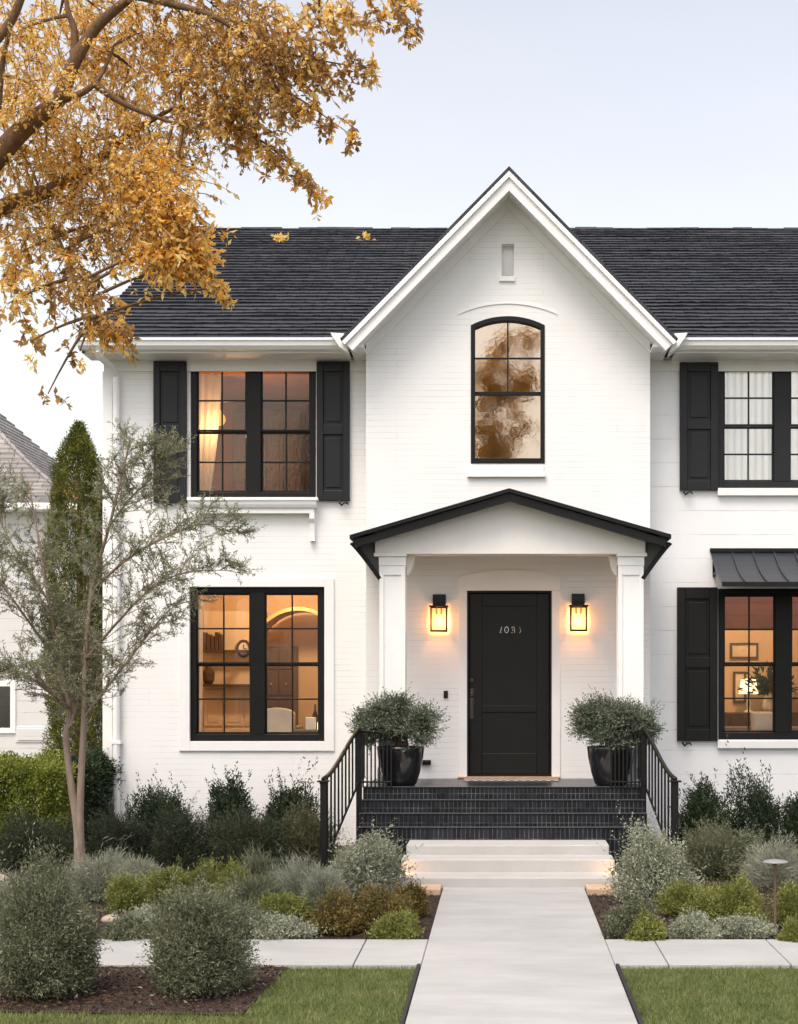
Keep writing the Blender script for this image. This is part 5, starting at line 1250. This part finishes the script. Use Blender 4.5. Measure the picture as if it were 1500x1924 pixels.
# --- golden tree that overhangs the picture from the left
def golden_tree():
    rng = np.random.default_rng(12); D = 10.6
    base = Vector((X(-420, D), D, 0))
    t = thing('golden_tree', base, 'large autumn tree with golden leaves overhanging from the upper left', 'tree')
    tr = MB(); tw = MB(); nodes = []
    def limb(pts, r0, r1, sides=10):
        pts = [Vector(p) for p in pts]; fine = []
        for i in range(len(pts) - 1):
            p0 = pts[max(i - 1, 0)]; p1 = pts[i]; p2 = pts[i + 1]; p3 = pts[min(i + 2, len(pts) - 1)]
            for k in range(6):
                q = k / 6; fine.append(.5 * ((2 * p1) + (p2 - p0) * q + (2 * p0 - 5 * p1 + 4 * p2 - p3) * q * q + (3 * p1 - p0 - 3 * p2 + p3) * q ** 3))
        fine.append(pts[-1]); n = len(fine)
        tr.tube(fine, [r0 + (r1 - r0) * (i / (n - 1)) ** .7 for i in range(n)], sides)
        nodes.extend([(p, r0 + (r1 - r0) * (i / (n - 1)) ** .7) for i, p in enumerate(fine)]); return fine
    fork = P(-330, 620, D)
    limb([base, P(-410, 1200, D), P(-385, 850, D), fork], .27, .19, 14)
    limb([fork, P(-180, 440, D), P(-40, 330, D), P(40, 245, D), P(108, 188, D), P(138, 120, D), P(180, 52, D), P(250, -10, D - .1), P(330, -80, D - .2)], .11, .022)
    limb([P(108, 188, D), P(150, 176, D), P(182, 152, D), P(205, 110, D + .1), P(214, 85, D + .1)], .036, .006, 8)
    limb([P(176, 154, D), P(205, 178, D), P(248, 202, D), P(300, 222, D), P(345, 236, D)], .032, .008, 8)
    limb([P(138, 120, D), P(140, 60, D), P(128, 20, D), P(118, -40, D)], .035, .012, 8)
    limb([fork, P(-150, 470, D + .3), P(0, 392, D + .3), P(90, 358, D + .3), P(160, 318, D + .3), P(238, 255, D + .3), P(330, 200, D + .4)], .10, .012)
    limb([fork, P(-220, 330, D - .4), P(-80, 150, D - .5), P(20, 40, D - .5), P(60, -80, D - .6)], .07, .02)
    limb([P(-40, 330, D), P(-10, 250, D - .3), P(5, 120, D - .4), P(22, 40, D - .4)], .035, .012, 8)
    limb([P(40, 372, D + .3), P(85, 400, D + .2), P(120, 470, D + .1), P(150, 545, D), P(172, 600, D)], .022, .004, 6)
    limb([P(250, -10, D - .1), P(400, 30, D - .2), P(480, 90, D - .2), P(520, 165, D - .2)], .03, .008, 6)
    limb([P(330, -80, D - .2), P(470, -40, D - .2), P(600, -20, D - .3), P(720, -25, D - .3)], .026, .006, 6)
    limb([P(330, 200, D + .4), P(420, 230, D + .2), P(500, 270, D + .1), P(560, 325, D), P(590, 365, D)], .014, .003, 6)
    limb([P(520, 165, D - .2), P(570, 190, D - .2), P(620, 225, D - .2), P(672, 262, D - .2)], .009, .002, 5)
    limb([P(480, 90, D - .2), P(560, 105, D - .2), P(640, 120, D - .2), P(706, 128, D - .2)], .010, .003, 5)
    # limbs toward the road, over the camera side and out of the picture
    limb([fork, P(-200, 200, 9.2), P(100, -150, 8.0), P(480, -420, 7.4), P(740, -560, 7.5), P(930, -760, 7.5), P(1150, -1000, 7.3)], .12, .012)
    limb([P(740, -560, 7.5), P(900, -500, 7.5), P(1060, -560, 7.5), P(1180, -650, 7.5)], .03, .006, 6)
    limb([P(930, -760, 7.5), P(920, -900, 7.5), P(850, -1050, 7.5)], .03, .006, 6)
    NP = np.array([tuple(p) for p, r in nodes])
    gold = ([], []); brown = ([], [])
    # clump list: px, py, half size in px, twigs, depth offset, tone
    C = [(30, 60, 80, 60, 0, 1), (110, 40, 80, 70, .4, 1), (60, 160, 80, 70, -.3, 1), (200, 30, 70, 50, .5, 1), (180, 110, 60, 60, .5, 1), (270, 60, 70, 60, .3, 1), (350, 40, 70, 80, .1, 2), (430, 30, 70, 80, 0, 2),
         (260, 140, 70, 60, .4, 1), (340, 130, 70, 70, .2, 1), (410, 120, 70, 80, 0, 2), (480, 60, 60, 70, -.2, 2), (480, 140, 60, 70, -.1, 2), (545, 60, 55, 36, -.2, 2), (600, 30, 55, 26, -.2, 2),
         (20, 240, 80, 70, .2, 1), (120, 260, 80, 80, .4, 1), (210, 250, 75, 80, .4, 1), (290, 260, 70, 70, .3, 1), (370, 220, 65, 60, .2, 2), (440, 210, 55, 44, .1, 2),
         (60, 320, 80, 70, .4, 1), (150, 350, 75, 84, .2, 1), (230, 330, 75, 96, .1, 1), (300, 330, 65, 84, 0, 1), (180, 420, 60, 64, .2, 1), (260, 410, 65, 84, .1, 1), (320, 400, 55, 72, 0, 1),
         (340, 455, 48, 54, 0, 1), (295, 470, 40, 40, 0, 1), (365, 490, 35, 18, .1, 1), (410, 540, 26, 9, .1, 1), (20, 400, 70, 44, .3, 1), (80, 430, 60, 36, .2, 1), (120, 490, 50, 30, .1, 2), (165, 545, 46, 24, 0, 2), (195, 590, 36, 16, 0, 2), (222, 625, 24, 10, 0, 2),
         (30, 480, 50, 20, .1, 1), (75, 540, 46, 13, 0, 2), (15, 570, 40, 10, 0, 1), (60, 640, 36, 6, 0, 2), (150, 660, 26, 4, 0, 2), (90, 740, 26, 3, 0, 2),
         (520, 165, 42, 28, -.2, 2), (575, 195, 30, 10, -.2, 2), (620, 228, 22, 7, -.2, 2), (655, 254, 16, 6, -.2, 2), (560, 115, 40, 18, -.2, 2), (610, 125, 32, 13, -.2, 2), (665, 125, 30, 11, -.2, 2), (700, 126, 14, 4, -.2, 2),
         (490, 265, 36, 16, .1, 2), (530, 295, 28, 11, 0, 2), (565, 330, 24, 9, 0, 2), (590, 365, 16, 6, 0, 2), (460, 240, 40, 22, .1, 2),
         (640, 10, 40, 16, -.3, 2), (700, 15, 36, 9, -.3, 2), (750, 5, 30, 12, -.3, 2), (772, 45, 18, 6, -.3, 2),
         (-120, 100, 130, 50, 0, 1), (-150, 300, 130, 50, 0, 1), (-120, 450, 100, 36, 0, 1), (150, -120, 130, 60, 0, 1), (400, -110, 130, 50, 0, 2), (650, -110, 100, 30, -.3, 2)]
    R2 = [(7.5, 800, -1000, 90, 110), (7.5, 950, -1200, 90, 110), (7.5, 1130, -1250, 80, 90), (7.5, 860, -880, 80, 90), (7.5, 1080, -890, 80, 80), (7.5, 800, -400, 80, 102), (7.5, 860, -470, 80, 102), (7.6, 800, -560, 80, 102), (7.5, 910, -390, 60, 85), (7.5, 970, -440, 60, 68), (7.4, 890, -610, 70, 78), (7.5, 790, -760, 70, 68), (7.4, 860, -900, 80, 74), (7.5, 950, -830, 80, 74), (7.3, 1030, -760, 70, 51), (7.4, 1100, -920, 80, 74), (7.4, 1000, -1030, 80, 74), (7.3, 1160, -1060, 80, 57), (7.4, 880, -1120, 80, 57), (7.4, 1130, -640, 50, 23), (7.4, 1010, -590, 50, 23), (8.0, 300, -280, 120, 30), (7.2, 620, -450, 110, 30)]
    for it in C + [('far',) + r for r in R2]:
        if it[0] == 'far': _, d, px, py, hs_, tws = it; tone = 1
        else: px, py, hs_, tws, dof, tone = it; d = D + dof
        s = FOC / d; c = P(px, py, d); r = hs_ / s
        i = int(np.argmin(((NP - np.array(tuple(c))) ** 2).sum(1))); p0 = Vector(NP[i])
        if (c - p0).length > .05:
            mid = p0.lerp(c, .5) + Vector((0, 0, .08 * (c - p0).length)); tw.tube(bez(p0, mid, c, 5), [min(.018, nodes[i][1]), .012, .010, .008, .006, .004], 5, False)
        for k in range(int(tws * (1.02 if tone == 1 else .9))):
            o = c + Vector(rng.normal(size=3)) * r * .48
            dv = Vector((rng.normal() * .6 + .25, rng.normal() * .6, -.35 - abs(rng.normal()) * .5 if hs_ < 60 or rng.random() < .6 else rng.normal() * .6)).normalized()
            L = rng.uniform(.14, .34) * (1 if hs_ > 45 else .62 if hs_ > 30 else .36)
            e = o + dv * L + Vector((0, 0, -.03)); m_ = o + dv * L * .5 + Vector((0, 0, .025)); pts = bez(o, m_, e, 4)
            tw.tube(pts, [.0038, .0032, .0026, .002, .0012], 3, False)
            big = hs_ < 58
            nl = 27 if not big else 16
            tgt = gold if (tone == 1 and rng.random() < .88) or (tone == 2 and rng.random() < .45) else brown
            for q in range(nl):
                f = rng.random(); ii = min(int(f * 4), 3); pp = pts[ii].lerp(pts[ii + 1], f * 4 - ii)
                ld = dv * .6 + Vector(rng.normal(size=3)) * .8 + Vector((0, 0, -.25))
                tgt[0].append(tuple(pp)); tgt[1].append((*ld, 1.0 if big else .60))
    tr.build('trunk', 'bark_dark', t, smooth=True); tw.build('branches', 'bark_dark', t, recalc=False)
    for (pp, dd_), m in ((gold, 'f_gold'), (brown, 'f_brown')):
        A = np.array(dd_); n = len(pp)
        ls = rng.uniform(.038, .068, n) * A[:, 3]
        leaf_mesh('foliage', np.array(pp), A[:, :3], ls, ls * rng.uniform(.38, .55, n), m, t, rng)
golden_tree()
# leaf tufts fallen on the roof
for (px, py, n, lab) in ((527, 455, 40, 'small tuft of golden leaves fallen on the roof near the ridge'), (690, 457, 26, 'small tuft of pale leaves on the roof nearer the gable')):
    d = 23.4 if n > 30 else 23.5
    z = ZEAVE + SLP * (d - YE); rng = np.random.default_rng(px)
    x = X(px, d); pos = np.array([x, d, z + .04]) + rng.normal(size=(n, 3)) * np.array([.05, .04, .035]); tag(leaf_mesh('fallen_leaves', pos, rng.normal(size=(n, 3)), .09, .05, 'f_gold', None, rng), lab, 'leaves', kind='thing')
# a few pale petals on bed and lawn
rng = np.random.default_rng(91); pos = np.concatenate([np.stack([rng.uniform(-3.2, 2.4, 40), rng.uniform(11.95, 13.4, 40), np.full(40, .018)], 1), np.stack([rng.uniform(-3.0, -1.6, 14), rng.uniform(9.4, 10.0, 14), np.full(14, .02)], 1)])
pos = pos[(pos[:, 0] < PX0 - .03) | (pos[:, 0] > PX1 + .03)]
dd = rng.normal(size=pos.shape); dd[:, 2] *= .3
tag(leaf_mesh('fallen_petals', pos, dd, .035, .02, 'f_plume', None, rng), 'pale fallen petals scattered on the mulch', 'petals', kind='stuff')
